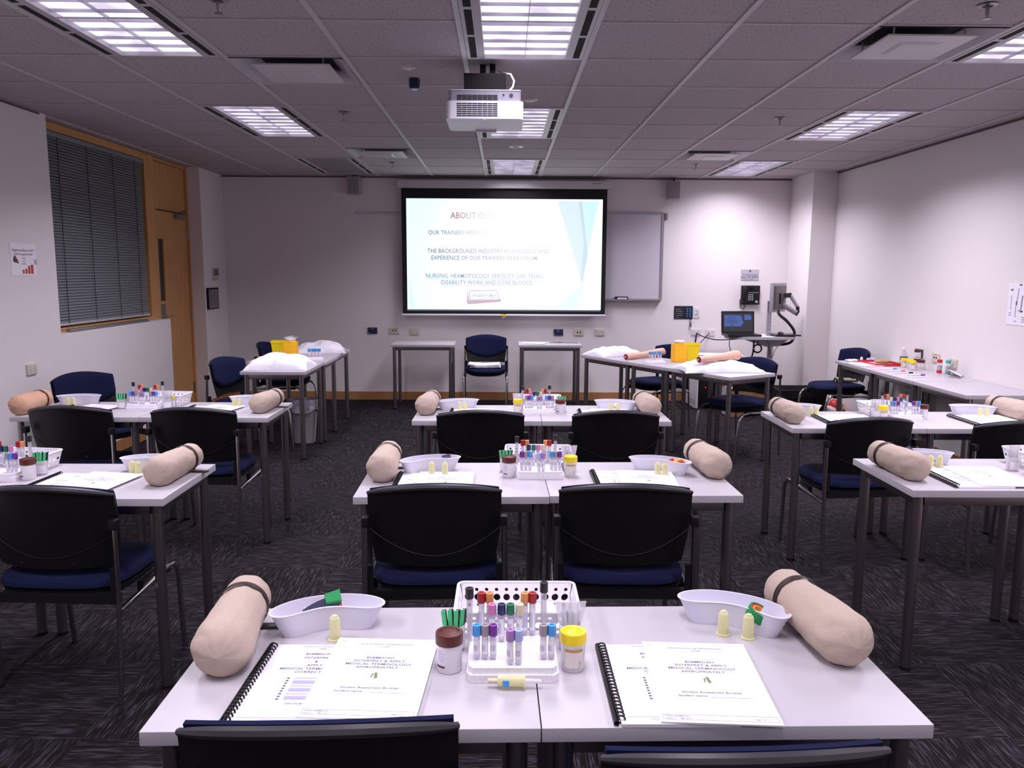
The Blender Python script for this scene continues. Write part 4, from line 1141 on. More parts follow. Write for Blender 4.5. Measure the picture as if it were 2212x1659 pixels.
def roll(key, cols, x, y, z, rot, label, tilt=0, kind='roll'):
    o = place('tq'+key, (make_roll if kind == 'roll' else make_wedge)(*cols), (x, y, z), R(rot), label, 'tourniquet')
    if tilt: o.rotation_euler = (R(tilt), 0, R(rot))
    return o
def syr(x, y, z, rot, label): return place('syr', make_syringe, (x, y, z), R(rot), label, 'syringe', 'small syringes in kidney dishes')

# ---- nearest centre
N = 'nearest centre'
arm(-.545, 1.478, -.574, 1.744, 'beige padded practice arm with strap, left end of the nearest centre tables')
arm(.692, 1.520, .650, 1.81, 'beige padded practice arm with strap, right end of the nearest centre tables')
dish(-.385, 1.685, 15, 'frosted kidney dish holding folded coloured tourniquet, left on nearest centre tables')
dish(.520, 1.70, -28, 'frosted kidney dish holding green and red tourniquet, right on nearest centre tables')
capn(-.357, 1.625, 'pale yellow needle holder standing alone before the left dish, nearest centre tables')
capn(.482, 1.650, 'pale yellow needle holder, left of two before the right dish, nearest centre')
capn(.531, 1.632, 'pale yellow needle holder, right of two before the right dish, nearest centre')
manual(-.372, 1.437, -1, 'black spiral manual under the booklet, left on the nearest centre tables')
booklet(-.247, 1.455, -3, 'assessment booklet on the spiral manual, left on the nearest centre tables')
manual(.312, 1.439, 0, 'black spiral manual under the booklet, right on the nearest centre tables')
booklet(.391, 1.437, -3.5, 'assessment booklet on the spiral manual, right on the nearest centre tables')
rack(.021, 1.440, 0, N, ['light_blue', 'grey', 'purple', 'mauve', 'pale_blue', '', 'grey', 'light_blue'], ['pink', 'navy', 'green', 'cream'], ['red', 'orange', 'orange', 'red'])
jar('brown', -.104, 1.497, Z0, 'white specimen jar with brown lid on the nearest centre tables')
jar('yellow', .141, 1.499, Z0, 'clear specimen jar with yellow lid on the nearest centre tables')
penjar(-.100, 1.585, N); cup(.142, 1.585, N)
basket(.033, 1.705, 0, N)
roll('a', ('redf', 'navyf', 'green'), -.398, 1.680, Z0+.020, 22, 'folded red, navy and green tourniquet in the left dish, nearest centre tables', 0, 'wedge')
syr(-.43, 1.683, Z0+.024, 200, 'small syringe leaning by the folded tourniquet in the nearest left dish')
roll('b', ('green', 'redf', 'orangef'), .582, 1.652, Z0+.028, 60, 'green and red rolled tourniquet in the right dish, nearest centre tables', -62)
syr(.50, 1.715, Z0+.008, 165, 'small syringe lying in the right dish, nearest centre tables')
t = thing('vacuum_needle_set', (.02, 1.422, Z0), R(-2), 'pale yellow needle holder set lying in front of the nearest tube rack', 'needle holder')
Yx = rotT((0, 0, .011), 0, R(90), 0)
Yx = Matrix.Translation((0, 0, .0145)) @ Matrix.Rotation(R(90), 4, 'Y')
obj('barrel', MB().lathe([(.010, -.028), (.0105, .020), (.0135, .021), (.0135, .024)], 18, Yx), 'yellow_clear', t)
obj('hub', MB().lathe([(0, -.046), (.004, -.046), (.0045, -.029), (.0095, -.028)], 12, Yx), 'cap_cream', t)
obj('guard', MB().lathe([(0, .024), (.005, .024), (.0035, .055), (0, .056)], 12, Yx), 'clear', t)
obj('blue_sticker', MB().box(-.018, -.006, -.011, -.0098, .009, .020), 'cap_light_blue', t, False)

# ---- second centre
N = 'second centre'
arm(-.452, 2.925, -.462, 3.304, 'beige padded practice arm, left end of the second centre tables')
arm(.822, 2.985, .787, 3.321, 'beige padded practice arm, right end of the second centre tables')
dish(-.29, 3.09, 22, 'frosted kidney dish, left on the second centre tables'); dish(.625, 3.085, -24, 'frosted kidney dish with bright coloured tourniquet, right on the second centre tables')
capn(-.274, 3.018, 'pale yellow needle holder, left of two before left dish, second centre tables'); capn(-.222, 3.012, 'pale yellow needle holder, right of two before left dish, second centre tables')
capn(.600, 3.018, 'pale yellow needle holder, left of two before right dish, second centre tables'); capn(.626, 3.008, 'pale yellow needle holder, right of two before right dish, second centre tables')
manual(-.288, 2.882, 0, 'black spiral manual under the booklet, left on the second centre tables'); booklet(-.215, 2.888, 0, 'assessment booklet on the spiral manual, left on the second centre tables')
manual(.457, 2.925, 0, 'black spiral manual under the booklet, right on the second centre tables'); booklet(.545, 2.915, -4, 'assessment booklet on the spiral manual, right on the second centre tables')
rack(.143, 2.958, 0, N, ['purple', 'grey', 'light_blue', 'pale_blue', 'mauve', 'light_blue', 'grey', 'purple'], ['navy', 'green', 'pink', 'cream'], ['red', 'orange', 'orange', 'red'])
jar('brown', .025, 3.01, Z0, 'white specimen jar with brown lid on the second centre tables'); jar('yellow', .262, 3.015, Z0, 'clear specimen jar with yellow lid on the second centre tables')
penjar(.012, 3.09, N); cup(.262, 3.105, N); basket(.145, 3.205, -2, N)
roll('c', ('redf', 'green', 'orangef'), .635, 3.090, Z0+.022, 60, 'red and green tourniquet ring in the right dish, second centre tables', 60)
roll('d', ('orangef', 'orangef', 'redf'), .69, 3.055, Z0+.007, 20, 'orange folded tourniquet in the right dish, second centre tables', 0, 'roll')
roll('e', ('redf', 'navyf', 'navyf'), -.25, 3.10, Z0+.006, 10, 'dark red and navy tourniquet in the left dish, second centre tables', 0, 'wedge')

# ---- third centre
N = 'third centre'
arm(-.425, 4.335, -.399, 4.72, 'beige padded practice arm, left end of the third centre tables')
arm(.815, 4.335, .795, 4.70, 'beige padded practice arm, right end of the third centre tables')
dish(-.262, 4.535, 18, 'frosted kidney dish, left on the third centre tables'); dish(.650, 4.53, -15, 'frosted kidney dish, right on the third centre tables')
capn(-.244, 4.46, 'pale yellow needle holder, left of two before left dish, third centre tables'); capn(-.214, 4.465, 'pale yellow needle holder, right of two before left dish, third centre tables')
capn(.610, 4.455, 'pale yellow needle holder, left of two before right dish, third centre tables'); capn(.648, 4.45, 'pale yellow needle holder, right of two before right dish, third centre tables')
manual(-.182, 4.34, 0, 'black spiral manual under the booklet, left on the third centre tables'); booklet(-.155, 4.345, -1, 'assessment booklet on the spiral manual, left on the third centre tables')
manual(.532, 4.33, -2, 'black spiral manual under the booklet, right on the third centre tables'); booklet(.60, 4.36, -3, 'assessment booklet on the spiral manual, right on the third centre tables')
rack(.199, 4.355, 0, N, ['grey', 'purple', 'light_blue', 'grey', 'mauve', 'light_blue', 'purple', 'grey'], ['pink', 'navy', 'green', 'cream'], ['red', 'orange', 'orange', 'red'])
jar('yellow', .083, 4.40, Z0, 'clear specimen jar with yellow lid on the third centre tables'); jar('brown', .320, 4.40, Z0, 'white specimen jar with brown lid on the third centre tables')
cup(.085, 4.485, N); penjar(.335, 4.48, N); basket(.205, 4.594, 0, N)
syr(-.30, 4.53, Z0+.012, 190, 'dark tipped syringe in the left dish, third centre tables')
o = place('gauze', make_gauze, (.665, 4.53, Z0+.008), 0, 'crumpled white packet in the right dish, third centre tables', 'gauze packet', 'gauze packets in baskets')

# ---- nearest left
N = 'nearest left'
arm(-1.256, 2.865, -1.228, 3.191, 'beige padded practice arm, right end of the nearest left tables')
dish(-1.372, 3.095, -2, 'frosted kidney dish behind the padded arm, nearest left tables')
capn(-1.425, 3.022, 'pale yellow needle holder, left of the pair on the nearest left tables'); capn(-1.398, 3.012, 'pale yellow needle holder, right of the pair on the nearest left tables')
manual(-1.597, 2.86, -4, 'black spiral manual under the booklet on the nearest left tables'); booklet(-1.497, 2.863, -9, 'assessment booklet with lifted corner on the nearest left tables')
rack(-1.897, 2.905, 0, N, ['purple', 'grey', 'mauve', '', '', 'grey', 'light_blue', 'purple'], ['cream', 'navy', 'green', 'pink'], ['orange', 'red', 'red', 'orange'])
jar('brown', -1.782, 2.955, Z0, 'white specimen jar with brown lid on the nearest left tables'); penjar(-1.775, 3.025, N); basket(-1.915, 3.115, -7, N)
roll('f', ('navyf', 'black', 'white_plastic'), -1.335, 3.085, Z0+.006, 60, 'black and white folded strap in the dish, nearest left tables', 0, 'wedge')

# ---- far left
N = 'far left'
arm(-2.612, 4.30, -2.625, 4.62, 'tan padded practice arm against the left wall, far left tables', 'skin2')
arm(-1.345, 4.375, -1.315, 4.70, 'beige padded practice arm, right end of the far left tables')
dish(-2.475, 4.66, 6, 'frosted kidney dish beside the tan arm, far left tables'); dish(-1.47, 4.64, -4, 'frosted kidney dish beside the beige arm, far left tables')
capn(-2.505, 4.575, 'pale yellow needle holder, left of two before the tan arm dish, far left'); capn(-2.470, 4.575, 'pale yellow needle holder, right of two before the tan arm dish, far left')
capn(-1.545, 4.565, 'pale yellow needle holder, left of two before the right dish, far left tables'); capn(-1.515, 4.56, 'pale yellow needle holder, right of two before the right dish, far left tables')
manual(-2.37, 4.40, -6, 'spiral manual mostly behind a chair, near the tan arm, far left tables'); booklet(-2.315, 4.435, -13, 'assessment booklet right of the tan arm, far left tables')
manual(-1.68, 4.41, -6, 'spiral manual mostly behind a chair, near the aisle, far left tables'); booklet(-1.615, 4.445, -12, 'assessment booklet near the aisle end of the far left tables')
rack(-2.035, 4.455, 0, N, ['light_blue', 'purple', 'grey', 'grey', 'mauve', 'grey', 'purple', 'light_blue'], ['pink', 'navy', 'green', 'cream'], ['red', 'orange', 'red', 'orange'])
penjar(-2.165, 4.515, N); cup(-1.915, 4.53, N); basket(-1.985, 4.665, -3, N)
tube('yellow', 'f', -1.885, 4.545, Z0, 'small yellow capped tube standing before the basket, far left tables')

# ---- far right
N = 'far right'
arm(1.528, 4.115, 1.518, 4.471, 'beige padded practice arm at the aisle end of the far right tables')
arm(2.80, 4.21, 2.785, 4.486, 'beige padded practice arm by the right edge, far right tables')
dish(1.655, 4.415, -6, 'frosted kidney dish behind the aisle side arm, far right tables'); dish(2.63, 4.40, -14, 'frosted kidney dish by the right arm, far right tables')
capn(1.732, 4.34, 'pale yellow needle holder, near one of the aisle side pair, far right tables'); capn(1.702, 4.345, 'pale yellow needle holder, far one of the aisle side pair, far right')
capn(2.625, 4.315, 'pale yellow needle holder, left of two at the right dish, far right tables'); capn(2.660, 4.31, 'pale yellow needle holder, right of two at the right dish, far right tables')
manual(1.815, 4.185, 0, 'black spiral manual under the booklet, aisle side of the far right tables'); booklet(1.885, 4.2, -3, 'assessment booklet on the manual, aisle side of the far right tables')
manual(2.575, 4.20, 0, 'black spiral manual under the booklet, right side of the far right tables'); booklet(2.65, 4.205, -2, 'assessment booklet on the manual, right side of the far right tables')
rack(2.172, 4.205, 0, N, ['light_blue', 'grey', 'purple', 'pale_blue', '', 'purple', 'grey', 'light_blue'], ['cream', 'navy', 'pink', 'green'], ['red', 'orange', 'salmon', 'red'])
jar('yellow', 2.045, 4.225, Z0, 'clear specimen jar with yellow lid on the far right tables'); jar('brown', 2.288, 4.275, Z0, 'clear looking jar with brown lid on the far right tables')
cup(2.045, 4.31, N); basket(2.15, 4.414, 0, N)
roll('f', None, 1.66, 4.415, Z0+.006, 20, 'black folded strap in the aisle side dish, far right tables') if False else None

# ---- nearest right
N = 'nearest right'
arm(1.573, 2.96, 1.545, 3.261, 'beige padded practice arm on the nearest right tables')
dish(1.735, 3.235, -4, 'frosted kidney dish behind the padded arm, nearest right tables')
capn(1.733, 3.150, 'pale yellow needle holder, left of two on the nearest right tables'); capn(1.770, 3.150, 'pale yellow needle holder, right of two on the nearest right tables')
manual(1.785, 2.998, 0, 'black spiral manual under the booklet on the nearest right tables'); booklet(1.882, 3.0, -2, 'assessment booklet on the spiral manual, nearest right tables')
cup(2.055, 3.13, N, 5); jar('yellow', 2.085, 3.06, Z0, 'clear specimen jar with yellow lid cut by the right edge, nearest right tables'); basket(2.245, 3.22, 5, N, 3)
roll('g', ('orangef', 'navyf', 'navyf'), 1.68, 3.24, Z0+.01, 30, 'orange and navy tourniquet in the dish, nearest right tables', 0, 'wedge')
syr(1.745, 3.24, Z0+.02, 15, 'white syringe lying across the dish, nearest right tables')

# ================================================================== DEMONSTRATION TABLES
def pillow(x, y, rot, a, b, h, seed, label):
    def f(u, v):
        s = -1+2*u; q = -1+2*v
        e = max(0, (1-s*s))**.42*max(0, (1-q*q))**.42
        X = a*s*(1-.10*(1-q*q)*abs(s)**3); Y_ = b*q*(1-.12*(1-s*s)*abs(q)**3)
        n_ = NZ.noise(Vector((s*2.2+seed, q*2.2, 0)))*.022+NZ.noise(Vector((s*6+seed, q*6, 3)))*.009
        cr = -.010*abs(math.sin((s*3+q*5+seed)*2))*max(0, .3-q)
        return (X, Y_, e*(h+n_+cr)+.004+.008*max(0, NZ.noise(Vector((s*5, q*5, seed)))))
    def g(u, v):
        p = f(u, v); return (p[0], p[1], .0015)
    n = 44; mb = MB(); mb.grid(n, n, f)
    vs2 = [g(i/(n-1), j/(n-1)) for j in range(n) for i in range(n)]
    o_ = len(mb.v); mb.add(vs2, [tuple(reversed((j*n+i, j*n+i+1, (j+1)*n+i+1, (j+1)*n+i))) for j in range(n-1) for i in range(n-1)])
    bd = [i for i in range(n)]+[j*n+n-1 for j in range(1, n)]+[(n-1)*n+i for i in range(n-2, -1, -1)]+[j*n for j in range(n-2, 0, -1)]
    for k in range(len(bd)): p, q = bd[k], bd[(k+1) % len(bd)]; mb.f.append((p, q, o_+q, o_+p)); mb.mi.append(0)
    o = obj('pillow', mb, 'linen', None, loc=(x, y, Z0), rot=R(rot), angle=80)
    return tag(o, label, 'pillow', 'white pillows')
pillow(-1.80, 6.47, 2, .252, .20, .115, 1, 'white pillow on the nearer table of the left demonstration row')
pillow(-1.78, 7.79, 12, .24, .22, .095, 5, 'white pillow on the farthest table of the left demonstration row')
pillow(1.05, 7.585, 31, .25, .165, .075, 9, 'white pillow at the wall end of the right demonstration row')
pillow(1.735, 6.40, 5, .33, .185, .080, 14, 'crumpled white pillow under the rubber arm, right demonstration row')
def rubber_arm(p0, p1, label):
    p0, p1 = Vector(p0), Vector(p1); d = p1-p0; L = d.length
    t = thing('rubber_arm', p0, 0, label, 'practice arm', 'cut off rubber injection arms')
    t.rotation_euler = d.to_track_quat('Y', 'Z').to_euler()
    def f(u, v):
        a_ = 2*PI*u; r = .024+.013*math.sin(min(1, v*1.4)*PI*.5)*v+.003*math.sin(v*9)
        r *= 1+.05*NZ.noise(Vector((math.cos(a_), math.sin(a_), v*5)))
        return (r*math.cos(a_)*1.1, L*v, r*math.sin(a_)+.0)
    obj('forearm', MB().grid(24, 24, f, True), 'rubber_skin', t, angle=70)
    obj('cut_end', MB().lathe([(0, -.001), (.016, -.002), (.0255, .002)], 20, Matrix.Rotation(R(90), 4, 'X') @ Matrix.Scale(-1, 4, (0, 0, 1))), 'red_core', t)
    obj('core_pin', MB().tube([(0, -.014, 0), (0, .0, 0)], .008, 8), 'rubber_skin', t)
    obj('upper_end', MB().lathe([(0, L+.004), (.026, L+.003), (.0385, L-.004)], 20, Matrix.Rotation(R(90), 4, 'X') @ Matrix.Scale(-1, 4, (0, 0, 1))), 'rubber_skin', t)
    for q in ((.012, .01), (-.012, .012), (0, -.016)): obj('screw_hole', MB().tube([(q[0], L+.004, q[1]), (q[0], L+.0065, q[1])], .003, 6), 'red_core', t)
rubber_arm((1.105, 7.165, .738), (1.50, 7.50, .752), 'rubber injection arm lying before the pillow nearest the front wall')
rubber_arm((1.545, 6.27, .812), (1.905, 6.46, .832), 'rubber injection arm resting on the crumpled pillow')
def bottle_bin(x, y, rot, where):
    t = thing('sharps_container', (x, y, Z0), R(rot), 'tall orange sharps container with white lid on the %s demonstration row' % where, 'sharps container', 'orange sharps containers')
    mb = MB(); mb.box(-.058, .058, -.045, .045, 0, .158, .012); obj('body', mb, 'sharps', t)
    obj('shoulder', MB().lathe([(.05, .155), (.046, .166), (.036, .17)], 24), 'sharps', t); obj('lid', MB().lathe([(.036, .1705), (.046, .172), (.047, .184), (.03, .19), (0, .19)], 24), 'white_plastic', t)
    obj('rib', MB().box(-.045, .045, -.0465, -.045, .115, .12).box(-.035, .03, -.0465, -.045, .03, .033), 'bin_yellow', t)
    return t
o = bottle_bin(-1.893, 7.14, 0, 'left')
obj('lid_flap', MB().box(-.05, .06, -.03, .04, .191, .194).tube([(-.06, 0, .186), (-.01, -.02, .2), (.03, -.03, .206)], .004, 6), 'clear', o)
bottle_bin(1.557, 7.05, 12, 'right')
def bucket(x, y, rot, where):
    o = obj('yellow_tub', MB(), 'bin_yellow', None) if False else None
    t = thing('yellow_tub', (x, y, Z0), R(rot), 'square yellow tub behind the orange container, %s demonstration row' % where, 'tub', 'yellow tubs')
    mb = MB(); a0, a1, h = .052, .068, .155
    rings = [(a0, 0), (a1-.004, h-.02), (a1, h-.02), (a1, h), (a1-.005, h), (a0-.004, .006)]
    vs = []
    for r_, z in rings: vs += [(-r_, -r_*.8, z), (r_, -r_*.8, z), (r_, r_*.8, z), (-r_, r_*.8, z)]
    fs = [(j*4+k, j*4+(k+1) % 4, (j+1)*4+(k+1) % 4, (j+1)*4+k) for j in range(5) for k in range(4)]+[(0, 1, 2, 3), (20, 21, 22, 23)]
    obj('body', mb.add(vs, fs), 'bin_yellow', t)
bucket(-2.02, 7.24, 3, 'left'); bucket(1.69, 7.17, 15, 'right')
def tray(x, y, rot, where, pts):
    t = thing('tube_tray', (x, y, Z0), R(rot), 'small white tray of blue capped vials, %s demonstration row' % where, 'tray', 'small white trays')
    obj('base', MB().box(-.085, .085, -.045, .045, 0, .016, .004), 'foam', t); obj('upper_block', MB().box(-.05, .07, -.03, .04, .0165, .028, .003), 'white_plastic', t)
    a = R(rot)
    for i, (lx, ly) in enumerate(pts):
        o = tube('light_blue', 'f', x+lx*math.cos(a)-ly*math.sin(a), y+lx*math.sin(a)+ly*math.cos(a), Z0+.0285, 'small blue capped vial standing in the white tray, %s demonstration row' % where)
        o['group'] = 'blue capped vials, %s demonstration row' % where
P8 = [(-.042, .02), (-.030, .0), (-.012, .022), (.0, .0), (.012, .018), (.030, -.005), (.044, .02), (.056, .0)]
tray(-1.675, 7.06, 10, 'left', P8); tray(1.325, 6.93, 20, 'right', P8)
o = place('syr', make_syringe, (-1.60, 6.90, Z0), R(40), 'small clear syringe beside the white tray, left demonstration row', 'syringe')

# papers, towels -------------------------------------------------------------
def papers(x, y, z, rot, label, n=3, w_=.21, h_=.30, m='paper'):
    t = thing('paper_pile', (x, y, z), R(rot), label, 'papers')
    for i in range(n):
        a = R(random.uniform(-7, 7)*(i > 0)); mb = MB(); mb.box(-w_/2, w_/2, -h_/2, h_/2, .0022*i, .0022*i+.0018, 0, Matrix.Rotation(a, 4, 'Z') @ Matrix.Translation((random.uniform(-.012, .012)*(i > 0), random.uniform(-.01, .01)*(i > 0), 0)))
        obj('sheet', mb, m, t, False)
papers(.33, 8.80, Z0, 85, 'untidy pile of white papers on the right front table', 4, .2, .26)
papers(.585, 8.95, Z0, 82, 'dark edged folder, left of two at the right front table back', 1, .16, .12, 'alu'); papers(.73, 8.93, Z0, 88, 'dark edged folder, right of two on the right front table', 2, .14, .2, 'alu')
t = thing('towel_pile', (-.19, 8.70, .4635), R(180), 'folded white cloths lying on the seat of the front chair', 'cloths')
for i in range(3):
    def f(u, v, i=i): return ((-.165+.33*u+.008*i, -.12+.24*v-.006*i, .001+.009*i+.006*(NZ.noise(Vector((u*5, v*5, i)))+.5)+.012*(2*u-1)**2*(i > 0)), (0, 0, 1))
    obj('folded_cloth', MB().sheet(14, 8, f, .006), 'linen', t)

# ================================================================== CART WITH LAPTOP
t = thing('computer_cart', (2.87, 8.55, 0), 0, 'white mobile computer cart with round top beside the column', 'cart')
pl = []
for k in range(32): a = 2*PI*k/32; pl.append((-.12+.37*math.copysign(abs(math.cos(a))**.7, math.cos(a)), .0+.22*math.copysign(abs(math.sin(a))**.8, math.sin(a))))
obj('worktop', MB().prism(pl, .80, .828), 'white_metal', t, angle=30)
obj('keyboard_tray', MB().box(.0, .27, -.16, .1, .835, .85, .004), 'gloss_black', t)
obj('under_bracket', MB().prism([(-.33, .80), (.2, .80), (.08, .72), (-.05, .71)], -.04, .04, Matrix.Rotation(PI/2, 4, 'X')), 'greyplastic', t)
obj('column', MB().cyl(0, 0, .06, .80, .032, 16), 'alu', t)
for k in range(5):
    a = 2*PI*k/5; obj('leg', MB().tube([(0, 0, .07), (.2*math.cos(a), .2*math.sin(a), .045)], .02, 8), 'white_metal', t); obj('castor', MB().lathe([(0, -.012), (.025, -.012), (.025, .012), (0, .012)], 12, rotT((.2*math.cos(a), .2*math.sin(a), .0255), 0, R(90))), 'gloss_black', t)
obj('screen_post', MB().box(-.05, -.012, -.02, .02, .828, 1.2, .003).box(-.052, -.010, -.022, -.019, .84, 1.19), 'alu', t)
ps = MB()
for k in range(8): ps.box(-.045, -.017, -.0235, -.021, .86+k*.04, .885+k*.04)
obj('post_slots', ps, 'greyplastic', t, False)
cart = t
t = thing('monitor', (2.835, 8.47, 1.08), R(-40), 'flat computer monitor seen from behind on an arm over the cart', 'monitor')
obj('panel', MB().box(-.022, .012, -.01, .37, 0, .31, .006), 'greyplastic', t); obj('back_cover', MB().box(.0125, .03, .03, .33, .03, .28, .008), mat('monitor_back', (.13, .11, .11), .4), t)
obj('mount_plate', MB().box(.031, .045, .14, .24, .09, .2, .003), 'gloss_black', t); obj('bezel', MB().box(-.024, -.0225, 0, .36, .01, .30), 'gloss_black', t, False)
obj('wrist', MB().tube([(-.02, .03, .10), (.04, .05, .13), (.11, .06, .14)], .026, 10), 'gloss_black', cart, loc=(.13, .07, 1.12))
obj('upper_link', MB().tube([(.10, .05, .14), (.19, .06, .01)], .022, 10, flat=.7), 'white_metal', cart, loc=(.13, .07, 1.12))
obj('lower_link', MB().tube([(-.01, .03, .05), (.17, .05, -.05)], .030, 12, flat=.8), 'greyplastic', cart, loc=(.13, .07, 1.12))
obj('elbow', MB().tube([(.19, .06, .02), (.195, .06, -.04), (.17, .05, -.075)], .02, 10), 'gloss_black', cart, loc=(.13, .07, 1.12))
def cable(pts, r, label, name='cable', m='gloss_black'):
    P = [Vector(p) for p in pts]; out = []
    for i in range(len(P)-1):
        p0, p1, p2, p3 = P[max(i-1, 0)], P[i], P[i+1], P[min(i+2, len(P)-1)]
        for k in range(6):
            s = k/6; out.append(.5*((2*p1)+(p2-p0)*s+(2*p0-5*p1+4*p2-p3)*s*s+(3*p1-p0-3*p2+p3)*s**3))
    out.append(P[-1]); base = out[0].copy()
    o = obj(name, MB().tube([q-base for q in out], r, 6), m, None, loc=base); return tag(o, label, 'cable')
cable([(2.95, 8.60, 1.10), (2.965, 8.58, 1.05), (3.05, 8.58, .98), (3.13, 8.58, .88), (3.13, 8.58, .80), (3.08, 8.58, .745), (2.96, 8.6, .73), (2.90, 8.62, .76)], .016, 'thick black cable hose looping behind the cart')
cable([(2.244, 9.27, .80), (2.33, 9.2, .755), (2.45, 9.1, .735), (2.6, 8.9, .76), (2.66, 8.7, .79)], .006, 'black lead sagging from the left power point to the cart')
cable([(2.398, 9.27, .80), (2.32, 9.2, .74), (2.23, 9.1, .68), (2.14, 9.05, .62)], .005, 'black lead running down left from the round plug')
cable([(2.246, 9.27, .79), (2.235, 9.25, .72), (2.215, 9.22, .64), (2.2, 9.2, .60)], .008, 'short thick black lead hanging from the left power point')
cable([(2.46, 8.42, .845), (2.40, 8.4, .83), (2.38, 8.38, .75), (2.40, 8.38, .66), (2.39, 8.38, .60)], .004, 'thin black lead hanging from the laptop')
cable([(2.66, 8.46, .795), (2.66, 8.45, .72), (2.655, 8.45, .65), (2.66, 8.5, .60)], .009, 'thick black lead hanging straight under the cart top')
cable([(2.8, 8.44, .79), (2.83, 8.42, .66), (2.86, 8.45, .60), (2.9, 8.45, .70), (2.98, 8.44, .79)], .003, 'thin brown lead looping under the cart top', m='strap')
o = obj('cable_coil', MB().tube([(.042*math.cos(2*PI*k/24), .0, .042*math.sin(2*PI*k/24)) for k in range(24)], .009, 6, True).tube([(0, 0, .045), (.0, .0, .095)], .003, 5), 'strap', None, loc=(2.70, 8.44, .699)); tag(o, 'small brown cable coil hanging under the cart top', 'cable coil')
t = thing('laptop', (2.53, 8.47, .829), R(3), 'open black laptop with blue slides on its display, on the cart', 'laptop')
obj('base', MB().box(-.18, .18, -.11, .11, .0, .024, .004), 'gloss_black', t)
T = rotT((0, .11, .024), 0, R(-8)); mb = MB(); mb.box(-.18, .18, -.004, .010, 0, .235, .003, T); obj('display_lid', mb, 'gloss_black', t)
mb = MB(); mb.box(-.160, .160, -.0055, -.0042, .018, .215, 0, T); obj('display', mb, 'lcd', t, False)
mb = MB(); mb.add([(-.15, -.0065, .07), (.03, -.0065, .07), (.06, -.0065, .11), (.03, -.0065, .19), (-.15, -.0065, .19)], [(0, 1, 2, 3, 4)], T); mb.add([(.07, -.0065, .14), (.135, -.0065, .14), (.15, -.0065, .16), (.135, -.0065, .195), (.07, -.0065, .195)], [(0, 1, 2, 3, 4)], T); obj('display_slide', mb, 'lcd_blue', t, False)
mb = MB(); 
for z, a_, b_ in ((.172, -.12, -.03), (.15, -.135, -.01), (.13, -.135, 0), (.11, -.135, 0)): mb.box(a_, b_, -.0075, -.0068, z, z+.004, 0, T)
mb.box(-.075, -.045, -.0075, -.0068, .08, .088, 0, T); obj('display_text', mb, 'lcd', t, False)
k = MB()
for j in range(5):
    for i in range(14): k.box(-.155+i*.0222, -.137+i*.0222, -.02+j*.02, -.004+j*.02, .0245, .0265)
obj('keys', k, 'black', t, False)
o = obj('mouse', MB().lathe([(0, 0), (.03, 0), (.032, .01), (.024, .026), (0, .032)], 20, None, .9, 1.5), 'gloss_black', None, loc=(2.93, 8.42, .851)); tag(o, 'black rounded mouse on the cart keyboard tray', 'mouse')

# low white cabinet under/behind demonstration row, with computer and box
t = thing('low_cabinet', (2.13, 8.70, 0), 0, 'low white cabinet against the front wall left of the cart', 'cabinet')
obj('top', MB().box(-.02, .58, -.02, .56, .55, .575, .003), 'laminate', t); obj('side_panel', MB().box(0, .02, 0, .55, .0, .55), 'white_metal', t); obj('side_panel', MB().box(.54, .56, 0, .55, .0, .55), 'white_metal', t)
obj('back_panel', MB().box(.02, .54, .53, .55, 0, .55), 'white_metal', t); obj('kick_vent', MB().box(-.0015, 0, .05, .4, .03, .09), 'greyplastic', t)
papers(2.40, 8.93, .576, 80, 'loose white papers and wrappers on the low cabinet', 6, .2, .42)
t = thing('computer_tower', (2.16, 8.74, 0), 0, 'black computer tower with red light in the low cabinet', 'computer')
obj('case', MB().box(.0, .19, 0, .42, .0, .42, .006), 'gloss_black', t); obj('power_light', MB().box(.075, .087, -.003, -.0005, .23, .242), 'led_red', t); obj('drive_slot', MB().box(.02, .16, -.002, -.0003, .34, .345), 'greyplastic', t)
t = thing('parcel_box', (2.36, 8.22, 0), R(5), 'brown and white cardboard box behind the nearer right chair', 'box')
obj('carton', MB().box(0, .26, 0, .22, .0, .30, .002), 'cardboard', t); obj('white_side', MB().box(-.003, -.0005, .01, .21, .01, .29), 'white_metal', t, False); obj('white_sheet', MB().box(-.01, .27, -.03, .1, .3005, .303), 'paper', t, False)
def lump(name, x, y, z, a, b, h, m, label, cat, seed, p=.5, rot=0, nz=.15):
    def f(u, v):
        A_ = 2*PI*u; B_ = PI*(v-.5); c = max(0, math.cos(B_))**p; s_ = math.sin(B_)
        n_ = 1+nz*NZ.noise(Vector((math.cos(A_)*1.6*c+seed, math.sin(A_)*1.6*c, s_*1.5)))+nz*.4*NZ.noise(Vector((math.cos(A_)*5*c+seed, math.sin(A_)*5*c, s_*5)))
        q = (abs(math.cos(A_))**4+abs(math.sin(A_))**4)**-.25
        return (a*c*math.cos(A_)*q*n_, b*c*math.sin(A_)*q*n_, h/2+h/2*math.copysign(abs(s_)**.6, s_)*(n_ if s_ > 0 else 1))
    o = obj(name, MB().grid(36, 20, f, True), m, None, loc=(x, y, z), rot=R(rot), angle=80); return tag(o, label, cat)
t = thing('black_tub', (2.99, 8.02, 0), 0, 'big black open crate on the floor before the column', 'crate')
mb = MB(); rr = [(.19, .16, .0), (.235, .19, .325), (.24, .195, .34), (.225, .18, .34), (.18, .15, .02)]; vs = []
for a_, b_, z in rr: vs += [(-a_, -b_, z), (a_, -b_, z), (a_, b_, z), (-a_, b_, z)]
mb.add(vs, [(j*4+k, j*4+(k+1) % 4, (j+1)*4+(k+1) % 4, (j+1)*4+k) for j in range(4) for k in range(4)]+[(0, 1, 2, 3), (16, 17, 18, 19)]); obj('body', mb, 'blackbag', t)
rb = MB()
for z in (.26, .22, .18): rb.box(-.215+.1*(.26-z), .215-.1*(.26-z), -.1905+.095*(.26-z), -.172, z, z+.006)
